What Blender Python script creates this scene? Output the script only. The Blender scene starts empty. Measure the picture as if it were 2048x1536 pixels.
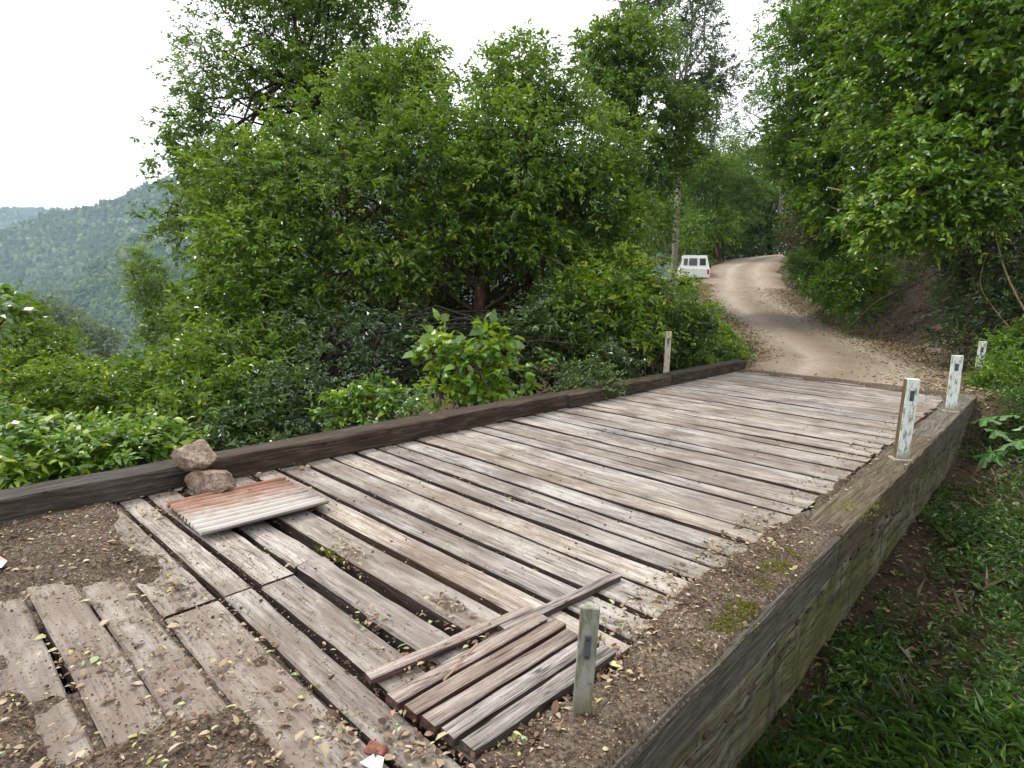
import bpy, math, random
import numpy as np
from mathutils import Matrix, Vector

random.seed(7)
rng = np.random.default_rng(11)
SC = bpy.context.scene
COL = SC.collection

# ------------------------------------------------------------------ camera
RW = np.array([[0.73015967, 0.13031514, -0.67073454],
               [0.68293499, -0.10815163, 0.72242856],
               [0.02160235, -0.98555628, -0.16796473]])   # rows: world axes in camera axes (right, down, forward)
EYE = np.array([0.0, 0.0, 1.65])
FPX, PCX, PCY = 1189.0, 1024.0, 768.0
cam_data = bpy.data.cameras.new('camera')
cam = bpy.data.objects.new('camera', cam_data)
COL.objects.link(cam)
M = Matrix(((RW[0, 0], -RW[0, 1], -RW[0, 2], EYE[0]),
            (RW[1, 0], -RW[1, 1], -RW[1, 2], EYE[1]),
            (RW[2, 0], -RW[2, 1], -RW[2, 2], EYE[2]), (0, 0, 0, 1)))
cam.matrix_world = M
cam_data.sensor_width = 36.0
cam_data.lens = FPX / 2048 * 36.0
cam_data.clip_start = 0.05
cam_data.clip_end = 12000
SC.camera = cam

# ------------------------------------------------------------------ sky and sun (bright overcast)
SUN_EL, SUN_AZ = math.radians(56), math.radians(-104)      # azimuth from +Y towards +X
w = bpy.data.worlds.new('World')
SC.world = w
w.use_nodes = True
nt = w.node_tree
nt.nodes.clear()
out = nt.nodes.new('ShaderNodeOutputWorld')
bg = nt.nodes.new('ShaderNodeBackground')
sky = nt.nodes.new('ShaderNodeTexSky')
sky.sky_type = 'NISHITA'
sky.sun_disc = False
sky.sun_elevation = SUN_EL
sky.sun_rotation = SUN_AZ
sky.air_density = 1.0
sky.dust_density = 3.0
mix = nt.nodes.new('ShaderNodeMixRGB')
mix.inputs[0].default_value = 0.86
mix.inputs[2].default_value = (12.3, 12.1, 11.7, 1)       # the cloud layer
nt.links.new(sky.outputs[0], mix.inputs[1])
nt.links.new(mix.outputs[0], bg.inputs[0])
bg.inputs[1].default_value = 0.112
nt.links.new(bg.outputs[0], out.inputs[0])

sun_data = bpy.data.lights.new('sun', 'SUN')
sun_data.energy = 2.0
sun_data.angle = math.radians(10)
sun_data.color = (1.0, 0.95, 0.87)
sun = bpy.data.objects.new('sun', sun_data)
COL.objects.link(sun)
sdir = Vector((math.sin(SUN_AZ) * math.cos(SUN_EL), math.cos(SUN_AZ) * math.cos(SUN_EL), math.sin(SUN_EL)))
sun.rotation_euler = sdir.to_track_quat('Z', 'Y').to_euler()

SC.view_settings.view_transform = 'Standard'
SC.view_settings.look = 'None'
SC.view_settings.gamma = 1.0
SC.view_settings.exposure = 0.78
SC.view_settings.use_curve_mapping = False
SC.render.engine = 'CYCLES'
SC.cycles.max_bounces = 8
SC.cycles.diffuse_bounces = 4
SC.cycles.transmission_bounces = 4
SC.cycles.volume_bounces = 1

# ------------------------------------------------------------------ helpers
def at(px, py, d):
    """world point seen at photo pixel (px, py) at depth d in metres"""
    return EYE + RW @ np.array([(px - PCX) / FPX, (py - PCY) / FPX, 1.0]) * d

def tag(o, label=None, cat=None, group=None, kind=None):
    if label: o['label'] = label
    if cat: o['category'] = cat
    if group: o['group'] = group
    if kind: o['kind'] = kind
    return o

def link(name, me, mat=None, parent=None, loc=None):
    o = bpy.data.objects.new(name, me)
    COL.objects.link(o)
    if mat is not None and me is not None:
        for m_ in (mat if isinstance(mat, (list, tuple)) else [mat]):
            me.materials.append(m_)
    if parent is not None:
        o.parent = parent
    if loc is not None:
        o.location = loc
    return o

def empty(name, loc=(0, 0, 0), rz=0):
    o = bpy.data.objects.new(name, None)
    COL.objects.link(o)
    o.location = loc
    o.rotation_euler = (0, 0, rz)
    o.empty_display_size = 0.2
    return o

def np_mesh(name, V, F, tint=None, smooth=False):
    """V (n,3), F (m,k) with k=3 or 4, fast"""
    V = np.asarray(V, dtype=np.float32)
    F = np.asarray(F, dtype=np.int32)
    me = bpy.data.meshes.new(name)
    k = F.shape[1]
    me.vertices.add(len(V))
    me.vertices.foreach_set('co', V.ravel())
    me.loops.add(F.size)
    me.loops.foreach_set('vertex_index', F.ravel())
    me.polygons.add(len(F))
    me.polygons.foreach_set('loop_start', np.arange(0, F.size, k, dtype=np.int32))
    me.polygons.foreach_set('use_smooth', np.full(len(F), smooth, dtype=bool))
    if tint is not None:
        a = me.attributes.new('tint', 'FLOAT', 'POINT')
        a.data.foreach_set('value', np.asarray(tint, dtype=np.float32).ravel())
    me.update(calc_edges=True)
    return me

def py_mesh(name, V, F, smooth=False):
    me = bpy.data.meshes.new(name)
    me.from_pydata([tuple(map(float, v)) for v in V], [], [tuple(map(int, f)) for f in F])
    me.update()
    if smooth:
        me.polygons.foreach_set('use_smooth', np.full(len(me.polygons), True, dtype=bool))
    return me

class MB:
    def __init__(s): s.V = []; s.F = []
    def add(s, V, F):
        b = len(s.V); s.V += [tuple(v) for v in V]; s.F += [tuple(i + b for i in f) for f in F]
    def box(s, x0, x1, y0, y1, z0, z1, bev=0.0):
        if bev <= 0:
            V = [(x, y, z) for z in (z0, z1) for y in (y0, y1) for x in (x0, x1)]
            s.add(V, [(0, 2, 3, 1), (4, 5, 7, 6), (0, 1, 5, 4), (2, 6, 7, 3), (0, 4, 6, 2), (1, 3, 7, 5)])
            return
        b = bev      # chamfered box, 24 corner points
        V = []; idx = {}
        for ix, x in enumerate((x0, x1)):
            for iy, y in enumerate((y0, y1)):
                for iz, z in enumerate((z0, z1)):
                    sx, sy, sz = (1 - 2 * ix), (1 - 2 * iy), (1 - 2 * iz)
                    idx[ix, iy, iz, 0] = len(V); V.append((x, y + sy * b, z + sz * b))
                    idx[ix, iy, iz, 1] = len(V); V.append((x + sx * b, y, z + sz * b))
                    idx[ix, iy, iz, 2] = len(V); V.append((x + sx * b, y + sy * b, z))
        F = []
        q = [(0, 0), (1, 0), (1, 1), (0, 1)]
        for i in (0, 1):
            F.append([idx[i, a, c, 0] for a, c in (q if i else q[::-1])])
            F.append([idx[a, i, c, 1] for a, c in (q[::-1] if i else q)])
            F.append([idx[a, c, i, 2] for a, c in (q if i else q[::-1])])
        for i in (0, 1):
            for j in (0, 1):
                F.append([idx[i, j, 0, 0], idx[i, j, 1, 0], idx[i, j, 1, 1], idx[i, j, 0, 1]])
                F.append([idx[i, 0, j, 0], idx[i, 1, j, 0], idx[i, 1, j, 2], idx[i, 0, j, 2]])
                F.append([idx[0, i, j, 1], idx[1, i, j, 1], idx[1, i, j, 2], idx[0, i, j, 2]])
        for i in (0, 1):
            for j in (0, 1):
                for k in (0, 1):
                    F.append([idx[i, j, k, 0], idx[i, j, k, 1], idx[i, j, k, 2]])
        s.add(V, F)
    def tube(s, pts, rads, n=7, cap=True):
        pts = [np.array(p, float) for p in pts]
        base = len(s.V)
        for i, p in enumerate(pts):
            t = pts[min(i + 1, len(pts) - 1)] - pts[max(i - 1, 0)]
            t /= (np.linalg.norm(t) + 1e-9)
            a = np.cross(t, (0.31, 0.12, 0.94)); a /= (np.linalg.norm(a) + 1e-9)
            b = np.cross(t, a)
            for k in range(n):
                an = 2 * math.pi * k / n
                s.V.append(tuple(p + (a * math.cos(an) + b * math.sin(an)) * rads[i]))
        for i in range(len(pts) - 1):
            for k in range(n):
                k2 = (k + 1) % n
                s.F.append((base + i * n + k, base + i * n + k2, base + (i + 1) * n + k2, base + (i + 1) * n + k))
        if cap:
            s.F.append(tuple(base + k for k in range(n))[::-1])
            s.F.append(tuple(base + (len(pts) - 1) * n + k for k in range(n)))
    def build(s, name, mat, parent=None, smooth=False, loc=None):
        me = py_mesh(name, s.V, s.F, smooth)
        return link(name, me, mat, parent, loc)

def fnoise(x, y, seed=0.0):
    """cheap smooth value noise in [-1,1], vectorised"""
    x = np.asarray(x, float); y = np.asarray(y, float)
    def h(i, j):
        v = np.sin(i * 127.1 + j * 311.7 + seed * 17.3) * 43758.5453
        return (v - np.floor(v)) * 2 - 1
    xi, yi = np.floor(x), np.floor(y)
    u, v = x - xi, y - yi
    u = u * u * (3 - 2 * u); v = v * v * (3 - 2 * v)
    a = h(xi, yi) * (1 - u) + h(xi + 1, yi) * u
    b = h(xi, yi + 1) * (1 - u) + h(xi + 1, yi + 1) * u
    return a * (1 - v) + b * v

def fbm(x, y, seed=0.0, o=4):
    s = 0; a = 1.0; t = 0
    for i in range(o):
        s = s + a * fnoise(x * 2 ** i, y * 2 ** i, seed + i * 3.1); t += a; a *= 0.5
    return s / t

def sstep(a, b, x):
    t = np.clip((x - a) / (b - a), 0, 1)
    return t * t * (3 - 2 * t)

# ------------------------------------------------------------------ materials
class Mat:
    def __init__(s, name, rough=0.85, spec=0.3):
        s.m = bpy.data.materials.new(name); s.m.use_nodes = True
        s.nt = s.m.node_tree; s.N = s.nt.nodes; s.L = s.nt.links
        s.b = s.N['Principled BSDF']; s.b.inputs['Roughness'].default_value = rough
        s.b.inputs['Specular IOR Level'].default_value = spec
        s.out = s.N['Material Output']
    def n(s, t, **kw):
        x = s.N.new(t)
        for k, v in kw.items(): setattr(x, k, v)
        return x
    def coord(s, kind='Object', scale=(1, 1, 1), off=None):
        if kind == 'Position':
            g = s.n('ShaderNodeNewGeometry'); src = g.outputs['Position']
        else:
            t = s.n('ShaderNodeTexCoord'); src = t.outputs[kind]
        mp = s.n('ShaderNodeMapping'); mp.inputs['Scale'].default_value = scale
        s.L.new(src, mp.inputs['Vector'])
        if off is not None: s.L.new(off, mp.inputs['Location'])
        return mp.outputs[0]
    def noise(s, vec, scale, detail=4, rough=0.6, dist=0.0):
        x = s.n('ShaderNodeTexNoise'); x.inputs['Scale'].default_value = scale
        x.inputs['Detail'].default_value = detail; x.inputs['Roughness'].default_value = rough
        x.inputs['Distortion'].default_value = dist
        s.L.new(vec, x.inputs['Vector']); return x.outputs['Fac']
    def ramp(s, fac, stops, interp='LINEAR'):
        x = s.n('ShaderNodeValToRGB'); e = x.color_ramp.elements; x.color_ramp.interpolation = interp
        while len(e) > 1: e.remove(e[-1])
        e[0].position = stops[0][0]; e[0].color = tuple(stops[0][1]) + (1,) if len(stops[0][1]) == 3 else stops[0][1]
        for p, c in stops[1:]:
            q = e.new(p); q.color = tuple(c) + (1,)
        s.L.new(fac, x.inputs[0]); return x.outputs[0]
    def mix(s, fac, a, b, mode='MIX'):
        x = s.n('ShaderNodeMixRGB', blend_type=mode)
        for i, v in ((0, fac), (1, a), (2, b)):
            if hasattr(v, 'links') or hasattr(v, 'is_output'): s.L.new(v, x.inputs[i])
            elif i == 0: x.inputs[0].default_value = v
            else: x.inputs[i].default_value = tuple(v) + (1,)
        return x.outputs[0]
    def math(s, op, a, b=None):
        x = s.n('ShaderNodeMath', operation=op)
        for i, v in ((0, a), (1, b)):
            if v is None: continue
            if hasattr(v, 'is_output'): s.L.new(v, x.inputs[i])
            else: x.inputs[i].default_value = v
        return x.outputs[0]
    def rnd(s):
        return s.n('ShaderNodeObjectInfo').outputs['Random']
    def bump(s, h, strength=0.5, dist=0.01):
        x = s.n('ShaderNodeBump'); x.inputs['Strength'].default_value = strength; x.inputs['Distance'].default_value = dist
        s.L.new(h, x.inputs['Height']); s.L.new(x.outputs[0], s.b.inputs['Normal'])
    def col(s, c): s.L.new(c, s.b.inputs['Base Color']); return s.m

G = (0.5, 0.5, 0.5)
def wood_mat(name, dark, mid, light, axis='X', dirt=0.5, stretch=26.0, rough=0.8, grime_dapples=False):
    M_ = Mat(name, rough, 0.25)
    r = M_.rnd()
    cmb = M_.n('ShaderNodeCombineXYZ')
    for i in range(3): M_.L.new(M_.math('MULTIPLY', r, 37.0 + 11 * i), cmb.inputs[i])
    sc = [stretch] * 3; sc['XYZ'.index(axis)] = 1.6
    v = M_.coord('Object', tuple(sc), cmb.outputs[0])
    grain = M_.noise(v, 1.6, 6, 0.65, 0.4)
    fine_s = [stretch * 4] * 3; fine_s['XYZ'.index(axis)] = 4.0
    fine = M_.noise(M_.coord('Object', tuple(fine_s), cmb.outputs[0]), 1.5, 3, 0.6)
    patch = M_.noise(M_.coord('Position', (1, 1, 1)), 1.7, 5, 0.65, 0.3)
    c = M_.ramp(grain, [(0.25, dark), (0.47, mid), (0.68, light)])
    c = M_.mix(M_.ramp(fine, [(0.34, (.75, .75, .75)), (0.46, (0, 0, 0))]), c, dark)
    c2 = M_.mix(M_.ramp(patch, [(0.47, (0, 0, 0)), (0.66, (.85, .85, .85))]), c, (0.105, 0.077, 0.060))  # brown dirt patches; on the deck they double as painted dapples
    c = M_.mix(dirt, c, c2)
    # drying checks and a few knots
    cs = [stretch * .55] * 3; cs['XYZ'.index(axis)] = .55
    ck = M_.math('ABSOLUTE', M_.math('SUBTRACT', M_.noise(M_.coord('Object', tuple(cs), cmb.outputs[0]), 1.3, 3, .55, .25), .5))
    c = M_.mix(M_.ramp(ck, [(0.0, (.85, .85, .85)), (0.007, (.6, .6, .6)), (0.014, (0, 0, 0))]), c, tuple(x * .35 for x in dark))
    vo = M_.n('ShaderNodeTexVoronoi'); ks = [7.0] * 3; ks['XYZ'.index(axis)] = 2.2
    M_.L.new(M_.coord('Object', tuple(ks), cmb.outputs[0]), vo.inputs['Vector']); vo.inputs['Scale'].default_value = 1.0
    c = M_.mix(M_.ramp(vo.outputs['Distance'], [(0.0, (.9, .9, .9)), (0.05, (.7, .7, .7)), (0.10, (0, 0, 0))]), c, tuple(x * .6 for x in dark))
    # per-board value shift
    hsv = M_.n('ShaderNodeHueSaturation'); M_.L.new(c, hsv.inputs['Color'])
    M_.L.new(M_.math('ADD', M_.math('MULTIPLY', r, 0.42), 0.80), hsv.inputs['Value'])
    M_.L.new(M_.math('ADD', M_.math('MULTIPLY', M_.math('FRACT', M_.math('MULTIPLY', r, 7.7)), 0.7), 0.5), hsv.inputs['Saturation'])
    c = hsv.outputs[0]
    if grime_dapples:      # trodden-in soil near the soil heaps and along the kerbs, then painted dapples
        ps = M_.n('ShaderNodeNewGeometry'); sx = M_.n('ShaderNodeSeparateXYZ'); M_.L.new(ps.outputs['Position'], sx.inputs[0])
        def band(sock, a, b):
            mr = M_.n('ShaderNodeMapRange'); mr.inputs['From Min'].default_value = a; mr.inputs['From Max'].default_value = b
            M_.L.new(sock, mr.inputs['Value']); return mr.outputs[0]
        near = M_.math('MULTIPLY', band(sx.outputs['Y'], 1.7, .7), .62)
        rgt = M_.math('MULTIPLY', band(sx.outputs['X'], -1.85, -1.25), .75)
        lft = M_.math('MULTIPLY', band(sx.outputs['X'], -4.3, -4.85), .7)
        far = M_.math('MULTIPLY', band(sx.outputs['Y'], 9.5, 11.8), .6)
        e = M_.math('MAXIMUM', M_.math('MAXIMUM', near, rgt), M_.math('MAXIMUM', lft, far))
        gn = M_.noise(M_.coord('Position', (1, 1, 1)), 6.5, 6, 0.75, .2)
        m_ = M_.math('MULTIPLY', M_.math('ADD', M_.math('SUBTRACT', gn, .62), M_.math('MULTIPLY', e, .42)), 7.0)
        cl = M_.n('ShaderNodeClamp'); M_.L.new(m_, cl.inputs[0])
        c = M_.mix(M_.math('MULTIPLY', cl.outputs[0], .50), c, (0.215, 0.185, 0.155))
        big = M_.noise(M_.coord('Position', (1, .8, 1)), .75, 3, 0.6, .5)  # broad brown patches, painting the dappled shade into the deck colour
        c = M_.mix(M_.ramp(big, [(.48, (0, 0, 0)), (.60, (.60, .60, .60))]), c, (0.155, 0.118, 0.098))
        dapple_wear = M_.noise(M_.coord('Object', (1.4, 5, 5), cmb.outputs[0]), 1.1, 4, 0.6, .3)      # sun dapples put into the colour as bleached patches per board
        c = M_.mix(M_.ramp(dapple_wear, [(.50, (0, 0, 0)), (.68, (.42, .42, .42))]), c, (.52, .495, .455))
    # specks
    sp = M_.noise(M_.coord('Position', (1, 1, 1)), 90, 2, 0.5)
    c = M_.mix(M_.ramp(sp, [(0.64, (0, 0, 0)), (0.71, (0.7, 0.7, 0.7))]), c, (0.06, 0.045, 0.035))
    M_.col(c)
    M_.bump(M_.math('ADD', grain, M_.math('MULTIPLY', fine, 0.6)), 0.9, 0.006)
    return M_.m

M_DECK = wood_mat('weathered_deck_timber', (0.100, 0.076, 0.061), (0.255, 0.216, 0.187), (0.455, 0.42, 0.38), 'X', 0.75, grime_dapples=True)
M_SIDE = wood_mat('gap_dark_plank_edges', (0.02, 0.011, 0.008), (0.055, 0.032, 0.025), (0.11, 0.072, 0.058), 'X', 0.0)  # unweathered red-brown sides, made darker so the plank gaps look black
M_SIDEY = wood_mat('gap_dark_slat_edges', (0.02, 0.010, 0.008), (0.060, 0.030, 0.024), (0.12, 0.07, 0.058), 'Y', 0.0)  # reddish slat and board sides, with gap shade put into the colour
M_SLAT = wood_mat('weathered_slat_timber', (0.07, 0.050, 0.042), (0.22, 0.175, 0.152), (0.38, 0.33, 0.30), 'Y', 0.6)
M_KERB = wood_mat('dark_kerb_timber', (0.012, 0.008, 0.006), (0.036, 0.025, 0.017), (0.105, 0.082, 0.066), 'Y', 0.15)
M_KERBR = wood_mat('right_kerb_timber', (0.026, 0.021, 0.013), (0.085, 0.070, 0.048), (0.17, 0.148, 0.112), 'Y', 0.3)
M_STICK = wood_mat('stick_timber', (0.12, 0.07, 0.05), (0.25, 0.17, 0.12), (0.36, 0.28, 0.2), 'Y', 0.1)

def girder_mat():
    M_ = Mat('mossy_girder_timber', 0.9, 0.2)
    v = M_.coord('Position', (14, 0.9, 14))
    g = M_.noise(v, 1.4, 7, 0.68, 0.6)
    p = M_.noise(M_.coord('Position', (1, 1, 1)), 1.6, 4, 0.6)
    st = M_.noise(M_.coord('Position', (1, 9, 1.0)), 1.3, 4, 0.6)
    c = M_.ramp(g, [(0.3, (0.032, 0.027, 0.018)), (0.46, (0.130, 0.117, 0.078)), (0.60, (0.215, 0.208, 0.152)), (0.75, (0.30, 0.298, 0.235))])
    c = M_.mix(M_.ramp(p, [(0.48, (0, 0, 0)), (0.62, (0.75, 0.75, 0.75))]), c, (0.085, 0.080, 0.022))
    c = M_.mix(M_.ramp(st, [(0.5, (0, 0, 0)), (0.68, (0.8, 0.8, 0.8))]), c, (0.045, 0.036, 0.024))
    ck = M_.math('ABSOLUTE', M_.math('SUBTRACT', M_.noise(M_.coord('Position', (6, .35, 6)), 1.6, 4, .6, .4), .5))
    c = M_.mix(M_.ramp(ck, [(0.0, (.9, .9, .9)), (0.008, (.7, .7, .7)), (0.016, (0, 0, 0))]), c, (.015, .012, .008))
    M_.col(c); M_.bump(g, 1.0, 0.02)
    return M_.m
M_GIRD = girder_mat()

def dirt_mat(name, cols, scale=1.0, pebble=0.3, bump=0.03):
    M_ = Mat(name, 0.95, 0.1)
    v = M_.coord('Position', (1, 1, 1))
    a = M_.noise(v, 2.2 * scale, 6, 0.7, 0.2)
    b = M_.noise(v, 38 * scale, 4, 0.7)
    c = M_.ramp(a, [(0.32, cols[0]), (0.5, cols[1]), (0.68, cols[2])])
    c = M_.mix(M_.ramp(b, [(0.4, (0.75, 0.75, 0.75)), (0.52, (0, 0, 0))]), c, tuple(x * 0.35 for x in cols[0]))
    c = M_.mix(M_.ramp(b, [(0.58, (0, 0, 0)), (0.68, (0.8, 0.8, 0.8))]), c, tuple(min(x * 1.6, 0.6) for x in cols[2]))
    M_.col(c); M_.bump(M_.math('ADD', a, b), 0.8, bump)
    return M_.m
M_DIRT = dirt_mat('deck_soil', [(0.055, 0.041, 0.031), (0.105, 0.081, 0.063), (0.17, 0.138, 0.11)], 1.3, bump=0.015)
M_BANK = dirt_mat('red_brown_bank_soil', [(0.085, 0.062, 0.048), (0.22, 0.16, 0.125), (0.36, 0.28, 0.225)], 0.7, bump=0.06)

def ground_mat():
    M_ = Mat('forest_floor', 0.95, 0.1)
    v = M_.coord('Position', (1, 1, 1))
    a = M_.noise(v, 0.8, 6, 0.7); b = M_.noise(v, 22, 4, 0.7)
    c = M_.ramp(a, [(0.35, (0.022, 0.016, 0.010)), (0.52, (0.06, 0.042, 0.028)), (0.7, (0.035, 0.045, 0.014))])
    c = M_.mix(M_.ramp(b, [(0.55, (0, 0, 0)), (0.7, (0.8, 0.8, 0.8))]), c, (0.15, 0.105, 0.065))
    M_.col(c); M_.bump(b, 0.8, 0.04)
    return M_.m
M_GROUND = ground_mat()

def road_mat():
    M_ = Mat('dirt_road_gravel', 0.95, 0.1)
    v = M_.coord('Position', (1, 1, 1))
    at_ = M_.n('ShaderNodeAttribute', attribute_name='tint')      # 0 centre .. 1 edge; wheel tracks at about 0.45
    t = at_.outputs['Fac']
    a = M_.noise(v, 0.55, 6, 0.65, 0.5); b = M_.noise(v, 24, 5, 0.75)
    tn = M_.math('ADD', t, M_.math('MULTIPLY', M_.math('SUBTRACT', a, 0.5), 0.38))
    c = M_.ramp(tn, [(0.0, (0.205, 0.168, 0.125)), (0.18, (0.27, 0.225, 0.172)), (0.34, (0.37, 0.325, 0.265)), (0.46, (0.27, 0.228, 0.182)), (0.60, (0.25, 0.205, 0.158)), (0.80, (0.165, 0.125, 0.088)), (0.95, (0.13, 0.09, 0.055))])
    c = M_.mix(M_.ramp(a, [(0.5, (0, 0, 0)), (0.66, (0.55, 0.55, 0.55))]), c, (0.27, 0.235, 0.215))
    e = M_.noise(v, 5.5, 6, 0.75, .3)
    c = M_.mix(M_.ramp(e, [(0.36, (.6, .6, .6)), (0.48, (0, 0, 0))]), c, (0.22, 0.175, 0.135))
    c = M_.mix(M_.ramp(e, [(0.56, (0, 0, 0)), (0.68, (.5, .5, .5))]), c, (0.41, 0.37, 0.31))
    c = M_.mix(M_.ramp(b, [(0.42, (0.55, 0.55, 0.55)), (0.52, (0, 0, 0))]), c, (0.14, 0.10, 0.07))
    M_.col(c); M_.bump(M_.math('ADD', b, a), 0.6, 0.03)
    return M_.m
M_ROAD = road_mat()

def leaf_mat(name, stops, rough=0.32, trans=0.36, spec=0.8, tcol=(0.24, 0.38, 0.02)):
    M_ = Mat(name, rough, spec)
    a = M_.n('ShaderNodeAttribute', attribute_name='tint')
    c = M_.ramp(a.outputs['Fac'], stops)
    M_.L.new(c, M_.b.inputs['Base Color'])
    tr = M_.n('ShaderNodeBsdfTranslucent')
    M_.L.new(M_.mix(0.6, c, tcol), tr.inputs['Color'])
    ms = M_.n('ShaderNodeMixShader'); ms.inputs[0].default_value = trans
    M_.L.new(M_.b.outputs[0], ms.inputs[1]); M_.L.new(tr.outputs[0], ms.inputs[2])
    M_.L.new(ms.outputs[0], M_.out.inputs['Surface'])
    return M_.m
GREEN = [(0.0, (0.0276, 0.0580, 0.0085)), (0.3, (0.0621, 0.1305, 0.0106)), (0.55, (0.1207, 0.2248, 0.0127)), (0.75, (0.200, 0.310, 0.0149)), (1.0, (0.40, 0.43, 0.0213))]
L_MAIN = leaf_mat('glossy_green_leaves', GREEN)
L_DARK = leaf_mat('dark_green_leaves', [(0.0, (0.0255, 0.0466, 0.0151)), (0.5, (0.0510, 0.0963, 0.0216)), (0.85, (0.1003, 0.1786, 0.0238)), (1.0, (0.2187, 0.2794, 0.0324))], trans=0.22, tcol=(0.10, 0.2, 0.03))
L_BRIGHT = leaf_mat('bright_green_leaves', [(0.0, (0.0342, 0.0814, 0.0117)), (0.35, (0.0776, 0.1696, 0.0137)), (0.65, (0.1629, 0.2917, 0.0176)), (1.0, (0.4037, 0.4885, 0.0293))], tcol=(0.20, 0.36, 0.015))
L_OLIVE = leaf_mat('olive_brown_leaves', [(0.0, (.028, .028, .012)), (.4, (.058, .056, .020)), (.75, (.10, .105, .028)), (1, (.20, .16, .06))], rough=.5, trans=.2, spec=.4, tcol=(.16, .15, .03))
L_YELLOW = leaf_mat('yellow_green_leaves', [(0.0, (0.05, 0.13, 0.012)), (0.5, (0.15, 0.28, 0.018)), (1.0, (0.36, 0.42, 0.03))], trans=0.4, tcol=(0.4, 0.55, 0.03))
L_PALE = leaf_mat('pale_green_leaves', [(0.0, (0.0500, 0.0850, 0.0400)), (0.5, (0.1000, 0.1500, 0.0600)), (1.0, (0.2000, 0.2300, 0.0800))], trans=0.3, tcol=(0.2, 0.3, 0.08))
L_BROWN = leaf_mat('dry_brown_vines', [(0.0, (0.05, 0.04, 0.025)), (0.5, (0.13, 0.105, 0.07)), (0.8, (0.22, 0.19, 0.14)), (1.0, (0.10, 0.13, 0.03))], trans=0.15, rough=0.8, spec=0.1, tcol=(0.15, 0.12, 0.06))
L_GRASS = leaf_mat('ground_cover_leaves', rough=.4, spec=.6, stops=[(0.0, (0.019, 0.046, 0.010)), (0.45, (0.048, 0.112, 0.018)), (0.8, (0.115, 0.205, 0.032)), (1.0, (0.30, 0.33, 0.06))], tcol=(0.14, 0.28, 0.02))
L_LITTER = leaf_mat('fallen_leaves', [(0.0, (0.045, 0.026, 0.016)), (0.25, (0.13, 0.075, 0.042)), (0.5, (0.26, 0.18, 0.11)), (0.72, (0.42, 0.34, 0.24)), (0.8, (0.30, 0.34, 0.10)), (0.9, (0.50, 0.46, 0.22)), (1.0, (0.20, 0.34, 0.17))], rough=0.65, trans=0.1, spec=0.3, tcol=(0.3, 0.2, 0.08))

def plain(name, c, rough=0.6, spec=0.4, metal=0, nscale=12, amt=0.25):
    M_ = Mat(name, rough, spec); M_.b.inputs['Metallic'].default_value = metal
    n_ = M_.noise(M_.coord('Object'), nscale, 5, 0.65)
    M_.col(M_.ramp(n_, [(0.3, tuple(x * (1 - amt) for x in c)), (0.7, tuple(min(1, x * (1 + amt)) for x in c))]))
    return M_.m
def bark(name, d, l, sc=(9, 9, 1.5)):
    M_ = Mat(name, 0.9, 0.1)
    n_ = M_.noise(M_.coord('Position', sc), 2.0, 6, 0.7)
    M_.col(M_.ramp(n_, [(0.35, d), (0.65, l)])); M_.bump(n_, 0.9, 0.03)
    return M_.m
B_BROWN = bark('brown_bark', (0.03, 0.02, 0.012), (0.10, 0.068, 0.042))
B_DARK = bark('dark_bark', (0.018, 0.014, 0.012), (0.05, 0.042, 0.036))
B_PALE = bark('pale_bark', (0.16, 0.14, 0.12), (0.36, 0.33, 0.29))
B_TAN = bark('tan_bark', (0.12, 0.08, 0.045), (0.30, 0.22, 0.14))

# ------------------------------------------------------------------ terrain
CL = np.array([(-3.05, -14, 0), (-3.05, 12, 0), (-3.5, 15, 0.0), (-5.0, 18.4, 0.12), (-7.4, 21.9, 0.55), (-10.3, 26.6, 1.05),
               (-13.4, 33.3, 1.88), (-16.6, 41, 3.0), (-18.4, 49, 4.0), (-17.4, 56, 4.75), (-12.5, 63, 5.3), (-4, 75, 6.5), (10, 84, 7.5)], float)
def smooth_line(P, n=12):
    out_ = []
    for i in range(len(P) - 1):
        p0 = P[max(i - 1, 0)]; p1 = P[i]; p2 = P[i + 1]; p3 = P[min(i + 2, len(P) - 1)]
        for k in range(n):
            t = k / n
            out_.append(0.5 * ((2 * p1) + (p2 - p0) * t + (2 * p0 - 5 * p1 + 4 * p2 - p3) * t * t + (3 * p1 - p0 - 3 * p2 + p3) * t ** 3))
    out_.append(P[-1]); return np.array(out_)
CLS = np.vstack([CL[:1], smooth_line(CL[1:], 6)])

def locate(x, y):
    """nearest centreline: signed lateral distance (right +), y and z on the line"""
    x = np.asarray(x, float); y = np.asarray(y, float)
    best = np.full(x.shape, 1e9); d = np.zeros(x.shape); cy_ = np.zeros(x.shape); cz = np.zeros(x.shape)
    for a, b in zip(CLS[:-1], CLS[1:]):
        v = b[:2] - a[:2]; L2 = v @ v
        t = np.clip(((x - a[0]) * v[0] + (y - a[1]) * v[1]) / L2, 0, 1)
        qx = a[0] + t * v[0]; qy = a[1] + t * v[1]
        dd = np.hypot(x - qx, y - qy)
        m_ = dd < best
        sgn = np.sign((x - a[0]) * v[1] - (y - a[1]) * v[0])
        best = np.where(m_, dd, best); d = np.where(m_, dd * sgn, d)
        cy_ = np.where(m_, qy, cy_); cz = np.where(m_, a[2] + t * (b[2] - a[2]), cz)
    return d, cy_, cz

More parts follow.
